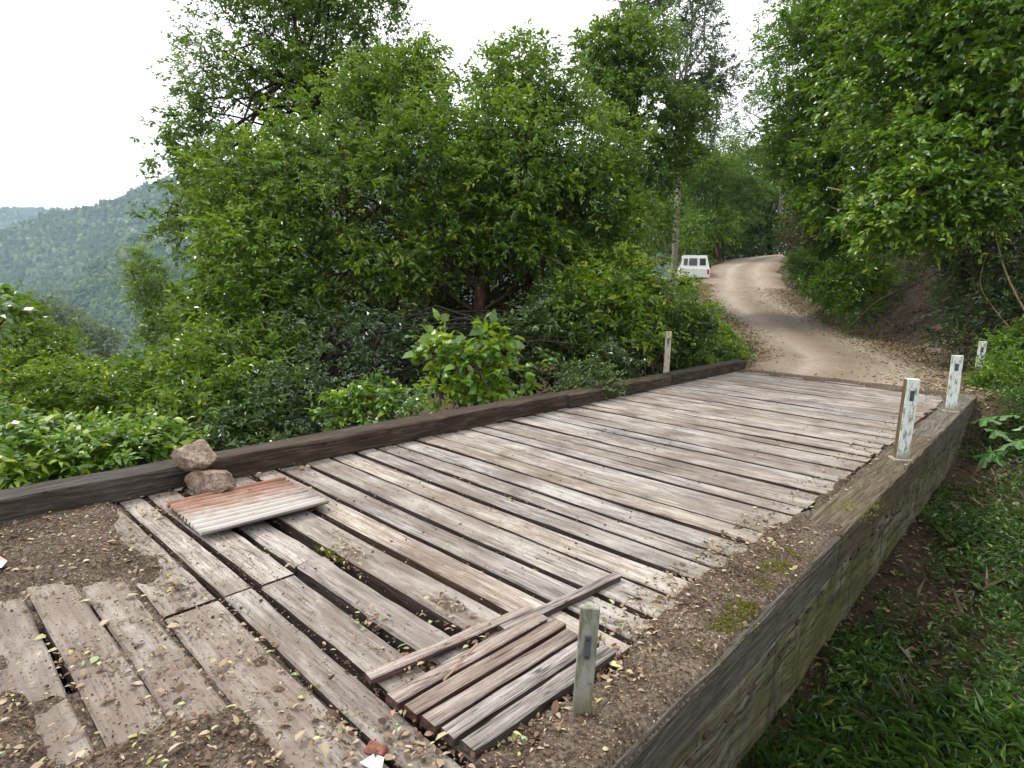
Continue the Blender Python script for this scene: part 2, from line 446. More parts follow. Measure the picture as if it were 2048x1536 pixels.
def ground_z(x, y):
    d, cy_, cz = locate(x, y)
    gul = np.interp(cy_, [-3, -0.5, 1.5, 4, 6, 8.5, 10.8, 11.75], [-0.04, -0.1, -1.25, -1.6, -1.45, -1.0, -0.7, -0.05])
    base = cz + gul - 0.03
    onb = sstep(13.5, 10.5, cy_)                       # 1 beside the bridge
    d0 = np.interp(cy_, [12, 16, 22, 60], [3.4, 2.9, 2.4, 2.4])
    right = np.where(d > d0, np.minimum((d - d0) * 1.15, 6 + (d - d0) * 0.35), 0)
    right_b = np.where(d > 2.3, (d - 2.3) * 0.42, 0)
    near = sstep(1.5, -2.0, cy_)
    right_b = right_b * (1 - near)
    r_ = right * (1 - onb) + right_b * onb
    l0 = np.interp(cy_, [13, 18, 30, 40], [2.7, 3.5, 3.5, 2.9])
    left = np.where(d < -l0, (d + l0) * 0.52, 0)
    z = base + np.where(d > 0, r_, left)
    z = z - .50 * sstep(-2.3, -3.0, d) * sstep(29, 32, cy_) * sstep(41, 38, cy_)          # lower pull-off where the car stands
    rough_amt = sstep(2.4, 4.0, np.abs(d)) * (1 - .85 * (sstep(-2.0, -3.0, d) * sstep(29, 32, cy_) * sstep(41, 38, cy_) * sstep(-6, -5, d)))
    z = z + rough_amt * (fbm(x * 0.35, y * 0.35, 3) * 0.5 + fbm(x * 1.7, y * 1.7, 9) * 0.10)
    z = z + 0.012 * fbm(x * 3, y * 3, 5)
    return np.maximum(z, -140)

def terrain():
    xs = np.concatenate([np.arange(-150, -30, 3.0), np.arange(-30, 8, 0.3), np.arange(8, 70, 3.0)])
    ys = np.concatenate([np.arange(-40, -2, 2.0), np.arange(-2, 30, 0.3), np.arange(30, 70, 0.8), np.arange(70, 160, 4.0)])
    X, Y = np.meshgrid(xs, ys)
    Z = ground_z(X, Y)
    nx, ny = len(xs), len(ys)
    V = np.stack([X.ravel(), Y.ravel(), Z.ravel()], 1)
    i = np.arange(nx * ny).reshape(ny, nx)
    F = np.stack([i[:-1, :-1].ravel(), i[:-1, 1:].ravel(), i[1:, 1:].ravel(), i[1:, :-1].ravel()], 1)
    o = link('ground', np_mesh('ground', V, F, smooth=True), [M_GROUND, M_BANK])
    # bare red-brown bank to the right of the road
    fx = V[F].mean(1); d, cy_, cz = locate(fx[:, 0], fx[:, 1])
    m_ = ((d > 2.0) & (d < 7) & (cy_ > 13) & (cy_ < 30)).astype(np.int32)
    o.data.polygons.foreach_set('material_index', m_)
    tag(o, 'forest floor falling away left of the bridge and rising right of the road', kind='structure')
terrain()

def road():
    V = []; T = []
    P = []
    for a, b in zip(CLS[:-1], CLS[1:]):
        n_ = max(1, int(np.hypot(*(b - a)[:2]) / 0.25))
        if a[1] < 11: a = np.array([-3.05, 11.9, 0.0]); n_ = max(1, int((b[1] - 11.9) / 0.25)) if b[1] > 11.9 else 0
        for k in range(n_): P.append(a + (b - a) * k / n_)
    P = np.array([p for p in P if p[1] >= 11.88])
    m = 41
    for i in range(len(P)):
        t = P[min(i + 1, len(P) - 1)] - P[max(i - 1, 0)]; t = t[:2] / np.linalg.norm(t[:2])
        nrm = np.array([t[1], -t[0]])
        hw_l = np.interp(P[i, 1], [12, 15, 20, 30, 36, 50], [2.15, 2.3, 2.9, 3.0, 2.5, 2.3]) + 0.25 * float(fnoise(i * 0.13, 1.0, 4)); hw_r = np.interp(P[i, 1], [11.9, 14, 20], [2.2, 2.6, 2.2]) + 0.2 * float(fnoise(i * 0.17, 2.0, 8))
        for j in range(m):
            u = j / (m - 1) * 2 - 1
            off = u * (hw_r if u > 0 else hw_l)
            x, y = P[i, :2] + nrm * off
            rut = -0.06 * (math.exp(-((abs(off) - 0.85) / 0.28) ** 2)) * min(1, (P[i, 1] - 11.9) / 2)
            z = P[i, 2] + 0.0 + rut - 0.10 * abs(u) ** 6 + 0.016 * float(fbm(x * 2.2, y * 2.2, 2)) + 0.01 * float(fnoise(x * 8, y * 8, 1))
            V.append((x, y, z + 0.006)); T.append(abs(u))
    n_ = len(P)
    i = np.arange(n_ * m).reshape(n_, m)
    F = np.stack([i[:-1, :-1].ravel(), i[:-1, 1:].ravel(), i[1:, 1:].ravel(), i[1:, :-1].ravel()], 1)
    o = link('dirt_road', np_mesh('dirt_road', V, F, T, smooth=True), M_ROAD)
    tag(o, 'pale dirt road winding uphill from the far end of the bridge', kind='structure')
road()

# ------------------------------------------------------------------ distant hills and their forest
def hill_grid(name, sky_pts, y_bot, D_top, D_bot, x0, x1, label, mat, seed):
    """a real slope: foot near, crest far, then a back slope"""
    px = np.linspace(x0, x1, 70); ts = np.linspace(0, 1, 34)
    sx = [p[0] for p in sky_pts]; sy = [p[1] for p in sky_pts]
    V = []
    for t in ts:
        for p in px:
            y = y_bot + (np.interp(p, sx, sy) - y_bot) * t
            D = D_bot + (D_top - D_bot) * t * (1 + 0.10 * float(fbm(p / 160, t * 2, seed)))
            V.append(at(p, y, D))
    V = np.array(V).reshape(len(ts), len(px), 3)
    back = V[-1].copy(); back += (V[-1] - V[-6]) * np.array([1.2, 1.2, 0]); back[:, 2] -= 130
    V2 = np.concatenate([V, back[None]], 0)
    V2[0, :, 2] -= 60
    n0, n1 = V2.shape[:2]
    i = np.arange(n0 * n1).reshape(n0, n1)
    F = np.stack([i[:-1, :-1].ravel(), i[:-1, 1:].ravel(), i[1:, 1:].ravel(), i[1:, :-1].ravel()], 1)
    o = link(name, np_mesh(name, V2.reshape(-1, 3), F, smooth=True), mat)
    tag(o, label, kind='structure')
    return V

# low-poly crown
def icosphere1():
    t = (1 + 5 ** .5) / 2
    v = [(-1, t, 0), (1, t, 0), (-1, -t, 0), (1, -t, 0), (0, -1, t), (0, 1, t), (0, -1, -t), (0, 1, -t), (t, 0, -1), (t, 0, 1), (-t, 0, -1), (-t, 0, 1)]
    v = [np.array(p) / np.linalg.norm(p) for p in v]
    f = [(0, 11, 5), (0, 5, 1), (0, 1, 7), (0, 7, 10), (0, 10, 11), (1, 5, 9), (5, 11, 4), (11, 10, 2), (10, 7, 6), (7, 1, 8), (3, 9, 4), (3, 4, 2), (3, 2, 6), (3, 6, 8), (3, 8, 9), (4, 9, 5), (2, 4, 11), (6, 2, 10), (8, 6, 7), (9, 8, 1)]
    cache = {}
    def mid(a, b):
        k = (min(a, b), max(a, b))
        if k not in cache:
            p = v[a] + v[b]; v.append(p / np.linalg.norm(p)); cache[k] = len(v) - 1
        return cache[k]
    nf = []
    for a, b, c in f:
        x, y, z = mid(a, b), mid(b, c), mid(c, a)
        nf += [(a, x, z), (b, y, x), (c, z, y), (x, y, z)]
    return np.array(v), np.array(nf)
ICO_V, ICO_F = icosphere1()

def forest(name, Vg, n, r0, r1, label, mat, px_keep, seed):
    r_ = np.random.default_rng(seed)
    n0, n1 = Vg.shape[:2]
    a = r_.random(n) * (n0 - 1.001); b = r_.random(n) * (n1 - 1.001)
    ia, ib = a.astype(int), b.astype(int); fa, fb = (a - ia)[:, None], (b - ib)[:, None]
    P = (Vg[ia, ib] * (1 - fa) + Vg[ia + 1, ib] * fa) * (1 - fb) + (Vg[ia, ib + 1] * (1 - fa) + Vg[ia + 1, ib + 1] * fa) * fb
    R_ = r0 + (r1 - r0) * r_.random(n) ** 2
    sc = np.stack([R_, R_, R_ * (0.8 + 0.9 * r_.random(n))], 1)
    jit = 1 + 0.34 * (r_.random((n, len(ICO_V))) * 2 - 1)
    V = P[:, None, :] + ICO_V[None] * sc[:, None, :] * jit[:, :, None] + np.stack([np.zeros(n), np.zeros(n), R_ * 0.7], 1)[:, None, :]
    F = (ICO_F[None] + (np.arange(n) * len(ICO_V))[:, None, None]).reshape(-1, 3)
    T = np.repeat(np.clip(r_.random(n) * .9 + .55 * fbm(P[:, 0] / 60, P[:, 1] / 60 + P[:, 2] / 40, seed), 0, 1.3), len(ICO_V)) * 0.7 + r_.random(n * len(ICO_V)) * 0.3
    o = link(name, np_mesh(name, V.reshape(-1, 3), F, T), mat)
    tag(o, label, 'forest', kind='stuff')

M_FOREST = leaf_mat('distant_forest', [(0.0, (0.0204, 0.0476, 0.0204)), (0.45, (0.0646, 0.1105, 0.0374)), (0.8, (0.1445, 0.1955, 0.0765)), (1.0, (0.2890, 0.2890, 0.1700))], rough=0.9, trans=0.05, spec=0.1)
hA = hill_grid('hills', [(-900, 330), (-300, 400), (0, 417), (60, 413), (110, 421), (250, 430), (600, 400), (1500, 380)], 640, 2500, 1700, -700, 1500,
               'farthest blue forested ridge at the left edge of the skyline', M_FOREST, 1)
hB = hill_grid('hills', [(-900, 560), (-300, 500), (0, 462), (60, 440), (110, 424), (190, 412), (230, 398), (280, 376), (320, 362), (420, 330), (600, 290), (900, 300), (1500, 330)], 790, 1500, 800, -600, 1500,
               'main forested mountain slope rising from left to right behind the trees', M_FOREST, 2)
hC = hill_grid('hills', [(-900, 760), (-200, 700), (60, 640), (110, 592), (160, 548), (230, 490), (290, 470), (340, 480), (420, 500), (600, 480), (1500, 460)], 860, 900, 560, -600, 1500,
               'nearer greener forested spur on the valley side', M_FOREST, 3)
forest('forest_canopy', hA, 9000, 5, 10, 'blue hazy tree canopy on the farthest ridge', M_FOREST, None, 5)
forest('forest_canopy', hB, 22000, 3, 6.5, 'hazy blue green tree canopy covering the main mountain slope', M_FOREST, None, 6)
forest('forest_canopy', hC, 14000, 2.2, 5, 'grey green tree canopy covering the nearer spur', M_FOREST, None, 7)
vb = MB(); vb.box(-5000, 5000, -5000, 5000, -175, -170)
tag(vb.build('valley_floor', M_GROUND), 'valley floor hidden below the slopes', kind='structure')

# ------------------------------------------------------------------ timber bridge
bridge = empty('timber_bridge', (-3, 6, 0))
tag(bridge, 'old weathered timber plank bridge with low kerb beams and mossy side girder', 'bridge')
BO = np.array([-3.0, 6.0, 0.0])

def plank_mesh(x0, x1, y0, y1, zt, th, wav=0.006, skew=0.0, crown=0.0, seed=0, nseg=12):
    """a worn board along X with uneven edges, built round its own centre"""
    r_ = random.Random(seed)
    cx_, cy_ = (x0 + x1) / 2, (y0 + y1) / 2
    hw = (y1 - y0) / 2; L = x1 - x0
    V = []; F = []
    e0, e1 = r_.uniform(-.012, .012), r_.uniform(-.012, .012)
    ph1, ph2, ph3 = (r_.uniform(0, 9) for _ in range(3))
    bow = r_.uniform(-.006, .006)
    prof = 6
    for i in range(nseg + 1):
        u = i / nseg; x = -L / 2 + L * u
        off = skew * (u - .5) + bow * math.sin(u * math.pi)
        wl = hw + wav * math.sin(u * 5 + ph1) * .45 + r_.uniform(-1, 1) * wav * .6
        wr = hw + wav * math.sin(u * 6 + ph2) * .45 + r_.uniform(-1, 1) * wav * .6
        z = zt + .004 * math.sin(u * 7 + ph3) + r_.uniform(-.0012, .0012)
        b = .007 + r_.uniform(0, .004)
        ex0 = (e0 if i == 0 else 0) + (e1 if i == nseg else 0)
        V += [(x, off - wl, z - th), (x, off - wl, z - b), (x + ex0, off - wl + b, z), (x + ex0, off, z + crown),
              (x + ex0, off + wr - b, z), (x, off + wr, z - b), (x, off + wr, z - th)]
    k = 7
    for i in range(nseg):
        for j in range(k):
            j2 = (j + 1) % k
            F.append((i * k + j, (i + 1) * k + j, (i + 1) * k + j2, i * k + j2))
    F.append(tuple(range(k))); F.append(tuple(range(nseg * k, nseg * k + k))[::-1])
    return py_mesh('plank', V, F), (cx_, cy_, 0)

def add_plank(x0, x1, y0, y1, zt=0.0, th=0.10, **kw):
    me, c = plank_mesh(x0, x1, y0, y1, zt, th, **kw)
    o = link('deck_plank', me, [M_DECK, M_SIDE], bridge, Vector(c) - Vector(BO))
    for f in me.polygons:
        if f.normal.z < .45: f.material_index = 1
    return o

gaps = [-0.62, -0.36, -0.12, 0.13, 0.39, 0.60, 0.80, 1.07, 1.26, 1.50, 1.755, 2.03, 2.265, 2.51, 2.78, 3.03, 3.27, 3.49, 3.755, 4.0, 4.27]
while gaps[-1] < 11.75: gaps.append(gaps[-1] + 0.226 + random.uniform(-.014, .014))
bolts = []
for i in range(len(gaps) - 1):
    a, b = gaps[i], gaps[i + 1]
    gw = 0.050 if 1.0 < a < 3.2 else (0.017 if a < 1.0 else 0.036 + .0006 * a)
    gw += random.uniform(-.008, .010)
    if 2.2 < a < 3: gw -= .006
    xr = -1.26 + random.uniform(-.03, .02); xl = -5.0 + random.uniform(-.02, .02)
    y0, y1 = a + gw / 2, b - gw / 2
    zt = random.uniform(-.007, .007); seed = i * 7 + 1
    if a < 1.40:           # the near rows are made of two lengths
        j = -3.02 + random.uniform(-.05, .05) + (0.0 if 0.78 < a < 1.4 else (-1.0 if i % 2 else .95))
        add_plank(xl, j - .008, y0, y1, zt, seed=seed, skew=.01)
        add_plank(j + .008, xr, y0 - .006, y1 - .006, zt - .006, seed=seed + 3, skew=-.012)
    elif 1.49 < a < 1.60:  # worn rounded board in two pieces
        add_plank(xl, -3.13, y0 + .012, y1 - .012, -.020, seed=seed, crown=.012, wav=.009)
        add_plank(-3.10, xr, y0 + .012, y1 - .012, -.014, seed=seed + 3, crown=.014, wav=.010)
    else:
        add_plank(xl, xr, y0, y1, zt, seed=seed, skew=random.uniform(-.012, .012), crown=random.uniform(0, .004), wav=.005, nseg=16)
    for bx in (-4.55, -3.75, -2.95, -2.15, -1.45):
        if random.random() < .8:
            for s in (-1, 1):
                if random.random() < .75: bolts.append((bx + random.uniform(-.03, .03) + (0.1 if a < 1.4 else 0), (y0 + y1) / 2 + s * .05 + random.uniform(-.01, .01), zt))
mb = MB()
for (x, y, z) in bolts:      # spike heads
    V = []; n = 6; r = random.uniform(.006, .010)
    for k in range(n): V.append((x + r * math.cos(k * 1.047), y + r * math.sin(k * 1.047), z + .0005))
    for k in range(n): V.append((x + r * .6 * math.cos(k * 1.047), y + r * .6 * math.sin(k * 1.047), z + .0065))
    mb.add([Vector(v) - Vector(BO) for v in V], [tuple(range(n, 2 * n))] + [(k, (k + 1) % n, n + (k + 1) % n, n + k) for k in range(n)])
M_IRON = plain('rusty_spike_iron', (0.045, 0.028, 0.02), 0.7, 0.3)
tag(mb.build('deck_spikes', M_IRON, bridge), kind='stuff')

def beam(name, pts0, pts1, z0, z1, mat, parent, seg=14, jit=.006, seed=1, bev=.014):
    """beam from (x_in,x_out,y) start to end, along Y; uneven faces"""
    r_ = random.Random(seed)
    (xa0, xb0, ya), (xa1, xb1, yb) = pts0, pts1
    V = []; F = []
    for i in range(seg + 1):
        u = i / seg; y = ya + (yb - ya) * u
        xa = xa0 + (xa1 - xa0) * u; xb = xb0 + (xb1 - xb0) * u
        J = lambda s=1: r_.uniform(-jit, jit) * s
        b = bev
        V += [(xb + J(), y, z0), (xb + J(), y, z1 - b + J()), (xb + b, y, z1 + J(.6)), (xa - b, y, z1 + J(.6)), (xa + J(), y, z1 - b + J()),
              (xa + J(), y, (z0 + z1) / 2 + J()), (xa + J(), y, z0)]
    k = 7
    for i in range(seg):
        for j in range(k):
            j2 = (j + 1) % k
            F.append((i * k + j, i * k + j2, (i + 1) * k + j2, (i + 1) * k + j))
    F.append(tuple(range(k))[::-1]); F.append(tuple(range(seg * k, seg * k + k)))
    V = [tuple(Vector(v) - Vector(BO)) for v in V]
    return link(name, py_mesh(name, V, F), mat, parent)
# left kerb in four lengths (xb outer = smaller x)
for k, (a, b, zt) in enumerate([((-4.93, -5.19, -1.5), (-4.91, -5.17, 1.62), .185), ((-4.87, -5.13, 1.64), (-4.78, -5.04, 6.25), .195),
                                ((-4.75, -5.01, 6.27), (-4.74, -5.00, 9.05), .18), ((-4.73, -4.97, 9.07), (-4.70, -4.94, 12.05), .19)]):
    beam('kerb_beam', a, b, .012, zt, M_KERB, bridge, seed=20 + k, jit=.008)
for k, (a, b) in enumerate([((-.935, -1.215, -1.2), (-.935, -1.215, 4.3)), ((-.932, -1.21, 4.31), (-.932, -1.21, 8.1)), ((-.93, -1.205, 8.11), (-.925, -1.20, 12.1))]):
    beam('kerb_beam', a, b, -.23, .012, M_KERBR, bridge, seed=40 + k, jit=.005, seg=20, bev=.01)
# mossy side girder: upper fascia and heavy lower beam
for k, (a, b) in enumerate([((-.950, -1.20, -1.2), (-.950, -1.20, 6.1)), ((-.945, -1.20, 6.12), (-.945, -1.20, 11.95))]):
    beam('side_girder', a, b, -.79, -.235, M_GIRD, bridge, seed=60 + k, jit=.012, seg=40, bev=.02)
mbk = MB()
for i in range(46):           # checks, bolt holes and knots half-way down the side girder
    y = 1.2 + i * .235 + random.uniform(-.05, .05); z = -.24 - random.uniform(.02, .16) - .04 * math.sin(y)
    s = random.uniform(.010, .022)
    mbk.box(-.95, -.934 + random.uniform(-.002, .003), y - s * random.uniform(.6, 3.2), y + s * random.uniform(.6, 3.2), z - s * .5, z + s * .5, .004)
mbk.V = [tuple(Vector(v) - Vector(BO)) for v in mbk.V]
tag(mbk.build('girder_bolts', M_IRON, bridge), kind='stuff')
for x in (-4.5, -3.6, -2.6, -1.7):
    beam('deck_bearer', (x + .15, x - .15, -1.0), (x + .15, x - .15, 12.0), -.50, -.112, M_KERB, bridge, seed=int(80 - x * 10))
for y in (0.2, 11.9):
    m_ = MB(); m_.box(-5.2, -1.0, y - .2, y + .2, -2.2, -.505, .02); m_.V = [tuple(Vector(v) - Vector(BO)) for v in m_.V]
    m_.build('abutment_beam', M_GIRD, bridge)

# ------------------------------------------------------------------ soil and leaf litter on the deck
def soil_h(x, y):
    n_ = fbm(x * 1.5, y * 1.5, 21); n2 = fbm(x * 7, y * 7, 5)
    h = np.full(x.shape, -0.075)
    nl = sstep(-3.45, -3.80, x + .30 * n_ + .10 * n2) * sstep(1.12, .84, y + .16 * n_ + .05 * n2)          # near left pad of soil
    bl = np.maximum(sstep(.34, .14, y + .12 * n_ + .05 * n2) * sstep(-3.1, -2.8, x), sstep(-2.36, -2.16, x - .35 * (y - .6) + .12 * n_ + .04 * n2) * sstep(.92, .74, y + .10 * n_))                             # along the very front
    rt = sstep(-1.40, -1.24, x + .09 * n_ + .05 * n2) * sstep(11.8, 10.5, y)
    rt2 = sstep(-1.36, -1.22, x + .05 * n_ + .04 * n2)
    lf = sstep(-4.62, -4.85, x + .08 * n_) * (0.6 + .5 * n_)
    end = sstep(11.25, 11.85, y + .25 * n_)
    mid = sstep(-3.7, -3.5, x) * sstep(-3.0, -3.25, x + .1 * n_) * sstep(1.12, 1.0, y) * sstep(.78, .86, y)
    lift = 0.125 * nl + .115 * bl + .078 * rt * sstep(7.5, 4.5, y) + .062 * rt2 + .082 * lf + .10 * end + .06 * mid
    over = .020 * sstep(5.2, 3.6, y)
    lift = np.maximum(lift, (.058 + .02 * n2) * sstep(1.15, 1.0, y) * (fbm(x * 2.5, y * 2.5, 61) > -.10))
    h = h + np.minimum(lift, .105) + .010 * n2 * (lift > .03) + .012 * n_ + .004 * fbm(x * 30, y * 30, 8) * (lift > .03)
    # on the right kerb beam itself the soil lies on top
    onk = x > -1.23
    h = np.where(onk, .004 + .010 * n2 + .016 * n_ + over + .010 * sstep(3.5, 1.0, y) - .006 * sstep(5.5, 7, y), h)
    h = h - sstep(-.975, -.925, x + .012 * n2) * .045
    return h
def soil():
    xs = np.arange(-5.0, -.93, .022); ys = np.arange(-1.0, 12.05, .03)
    X, Y = np.meshgrid(xs, ys); Z = soil_h(X, Y)
    nx, ny = len(xs), len(ys)
    V = np.stack([X.ravel(), Y.ravel(), Z.ravel()], 1)
    i = np.arange(nx * ny).reshape(ny, nx)
    F = np.stack([i[:-1, :-1].ravel(), i[:-1, 1:].ravel(), i[1:, 1:].ravel(), i[1:, :-1].ravel()], 1)
    keep = Z.ravel()[F].max(1) > -.050
    o = link('soil', np_mesh('soil', V, F[keep], smooth=True), M_DIRT)
    tag(o, 'brown soil and leaf mould heaped on the near left deck and along the right kerb', 'soil', kind='stuff')
soil()

def leaf_mesh(name, P, D, Lh, Wd, tint, up_jit=0.6, fold=0.12, droop=0.15, N0=None, quad6=False):
    """many small folded leaves; P base points, D directions"""
    n = len(P)
    D = D / (np.linalg.norm(D, axis=1, keepdims=True) + 1e-9)
    if N0 is None:
        N0 = np.zeros((n, 3)); N0[:, 2] = 1
    N0 = N0 + up_jit * rng.normal(size=(n, 3))
    S = np.cross(D, N0); S /= (np.linalg.norm(S, axis=1, keepdims=True) + 1e-9)
    Nn = np.cross(S, D)
    Lh = np.asarray(Lh)[:, None] if np.ndim(Lh) else Lh
    Wd = np.asarray(Wd)[:, None] if np.ndim(Wd) else Wd
    if quad6:
        a = P; t = P + D * Lh - Nn * Lh * droop
        l1 = P + D * Lh * .28 + S * Wd * .46 + Nn * Lh * fold; r1 = P + D * Lh * .28 - S * Wd * .46 + Nn * Lh * fold
        l2 = P + D * Lh * .66 + S * Wd * .38 + Nn * Lh * (fold - .04); r2 = P + D * Lh * .66 - S * Wd * .38 + Nn * Lh * (fold - .04)
        V = np.stack([a, l1, l2, t, r2, r1], 1).reshape(-1, 3)
        b = np.arange(n)[:, None] * 6
        F = np.concatenate([b + np.array([[0, 1, 5]]), b + np.array([[1, 2, 5]]), b + np.array([[5, 2, 4]]), b + np.array([[2, 3, 4]])], 0)
        return np_mesh(name, V, F, np.repeat(tint, 6))
    a = P; t = P + D * Lh - Nn * Lh * droop
    l1 = P + D * Lh * .42 + S * Wd * .5 + Nn * Lh * fold; r1 = P + D * Lh * .42 - S * Wd * .5 + Nn * Lh * fold
    V = np.stack([a, l1, t, r1], 1).reshape(-1, 3)
    b = np.arange(n)[:, None] * 4
    F = np.concatenate([b + np.array([[0, 1, 2]]), b + np.array([[0, 2, 3]])], 0)
    return np_mesh(name, V, F, np.repeat(tint, 4))

def stone_mat():
    M_ = Mat('tan_stone', .9, .2)
    a = M_.noise(M_.coord('Object'), 9, 6, .7, .3); b = M_.noise(M_.coord('Object'), 50, 4, .7)
    c = M_.ramp(a, [(.35, (.13, .09, .065)), (.5, (.27, .205, .16)), (.65, (.42, .35, .28))])
    M_.col(M_.mix(M_.ramp(b, [(.4, (.6, .6, .6)), (.5, (0, 0, 0))]), c, (.07, .045, .03))); M_.bump(M_.math('ADD', a, b), .9, .02)
    return M_.m
MS = stone_mat()
def litter():
    P = []; S = []
    n = 26000
    x = rng.uniform(-4.95, -.95, n); y = rng.uniform(-.6, 11.9, n) ** 1.0
    y = np.where(rng.random(n) < .45, rng.uniform(-.3, 4.2, n), y)
    h = soil_h(x, y)
    dens = np.where(h > -.01, .75, np.where(h > -.05, .35, .010))
    dens = np.where((x > -1.55) & (x < -1.15) & (y > 1), 1.3 * np.clip(1.2 - y / 14, .3, 1), dens)
    dens = dens * np.where(x > -1.15, .28, 1)
    dens = dens * np.where((y < 1.2) & (x < -3.2), .55, 1)
    k = rng.random(n) < dens
    x, y, h = x[k], y[k], h[k]
    z = np.maximum(h, 0.004) + rng.uniform(0, .012, len(x))
    # leaves caught in the near gaps
    for g in gaps[4:17]:
        m_ = rng.integers(40, 90); gx = rng.uniform(-4.6, -1.3, m_)
        clump = fnoise(gx * 2.4, np.full(m_, g * 9), 3) > .05
        gx = gx[clump]; x = np.concatenate([x, gx]); y = np.concatenate([y, g + rng.uniform(-.022, .022, len(gx))]); z = np.concatenate([z, rng.uniform(-.05, .0, len(gx))])
    clumps = [(-3.05, 1.80, .12, 90), (-3.3, .93, .10, 60), (-2.15, 1.86, .09, 60), (-2.3, 1.5, .07, 40), (-1.85, 1.75, .12, 60), (-1.25, 2.0, .12, 110), (-1.3, 1.45, .12, 90), (-1.55, 1.15, .10, 70),
              (-1.32, 2.35, .08, 60), (-4.6, 1.75, .18, 90), (-4.75, 2.4, .12, 40), (-4.4, 1.2, .12, 40), (-2.9, .45, .1, 50), (-1.75, 1.0, .12, 60), (-4.55, .75, .25, 90), (-1.9, 1.4, .1, 50), (-2.3, .62, .1, 40), (-4.1, .8, .15, 30)]
    for (cx_, cy_, r_, m_) in clumps:
        q = rng.normal(size=(m_, 2)) * r_ * .6
        x = np.concatenate([x, cx_ + q[:, 0] * 1.4]); y = np.concatenate([y, cy_ + q[:, 1] * .7]); z = np.concatenate([z, .008 + rng.uniform(0, .03, m_)])
    n = len(x)
    an = rng.uniform(0, 6.28, n)
    D = np.stack([np.cos(an), np.sin(an), rng.normal(0, .18, n)], 1)
    L = rng.uniform(.014, .040, n) + .03 * (rng.random(n) < .06)
    t = rng.random(n) ** 1.15 * .75
    t = np.where(rng.random(n) < .12, rng.uniform(.76, 1, n), t)
    P = np.stack([x, y, z], 1)
    o = link('leaf_litter', leaf_mesh('leaf_litter', P, D, L, L * rng.uniform(.3, .6, n), t, up_jit=.35, fold=.10, droop=.1, quad6=True), L_LITTER)
    tag(o, 'fallen brown tan and green leaves scattered over the deck planks and gaps', 'leaves', kind='stuff')
    n = 90000
    x = rng.uniform(-4.95, -.94, n); y = rng.uniform(-.5, 12, n) ; y = np.where(rng.random(n) < .5, rng.uniform(-.4, 4, n), y)
    h = soil_h(x, y); k = (h > -.012) | (rng.random(n) < np.where((y < 1.4) | (x > -1.6), .30, .05)); x, y, h = x[k], y[k], h[k]; n = len(x)
    an = rng.uniform(0, 6.28, n); L = rng.uniform(.006, .016, n)
    o = link('debris_chips', leaf_mesh('debris_chips', np.stack([x, y, np.maximum(h, .003) + .003], 1), np.stack([np.cos(an), np.sin(an), rng.normal(0, .4, n)], 1), L, L * .6, rng.random(n) ** 1.5 * .75, up_jit=.5), L_LITTER)
    tag(o, 'fine bark chips and crumbs on the soil and planks', 'debris', kind='stuff')
    n = 2600
    x = rng.uniform(-4.9, -.95, n); y = np.where(rng.random(n) < .6, rng.uniform(-.4, 3, n), rng.uniform(3, 11.8, n)); h = soil_h(x, y)
    k = h > -.01; x, y, h = x[k], y[k], h[k]; n = len(x); R_ = .004 + .012 * rng.random(n) ** 3
    V = np.stack([x, y, h + R_ * .3], 1)[:, None, :] + ICO_V[None] * R_[:, None, None] * (1 + .25 * rng.normal(size=(n, len(ICO_V)))[:, :, None].clip(-1, 1))
    F = (ICO_F[None] + (np.arange(n) * len(ICO_V))[:, None, None]).reshape(-1, 3)
    tag(link('pebbles', np_mesh('pebbles', V.reshape(-1, 3), F), MS), 'small pebbles and crumbs lying in the soil on the deck', 'gravel', kind='stuff')
    # verge litter beside the road
    n = 26000
    s = rng.uniform(12.1, 32, n); side = rng.random(n)
    xs_ = np.interp(s, CLS[:, 1], CLS[:, 0]); off = np.where(side < .65, np.where(rng.random(n) < .75, 2.1 + .75 * rng.normal(size=n), rng.uniform(1.5, 4.5, n)), -np.abs(2.2 + .35 * rng.normal(size=n)))
    x = xs_ + off * 1.1; y = s
    d, cy_, cz = locate(x, y)
    z = np.where(np.abs(d) < 2.4, cz + .02, ground_z(x, y) + .03)
    an = rng.uniform(0, 6.28, n); L = rng.uniform(.03, .10, n)
    o = link('leaf_litter', leaf_mesh('leaf_litter', np.stack([x, y, z], 1), np.stack([np.cos(an), np.sin(an), rng.normal(0, .2, n)], 1), L, L * .5, rng.random(n) * .9, up_jit=.4), L_LITTER)
    tag(o, 'dry tan leaves along the verges of the dirt road', 'leaves', kind='stuff')
litter()

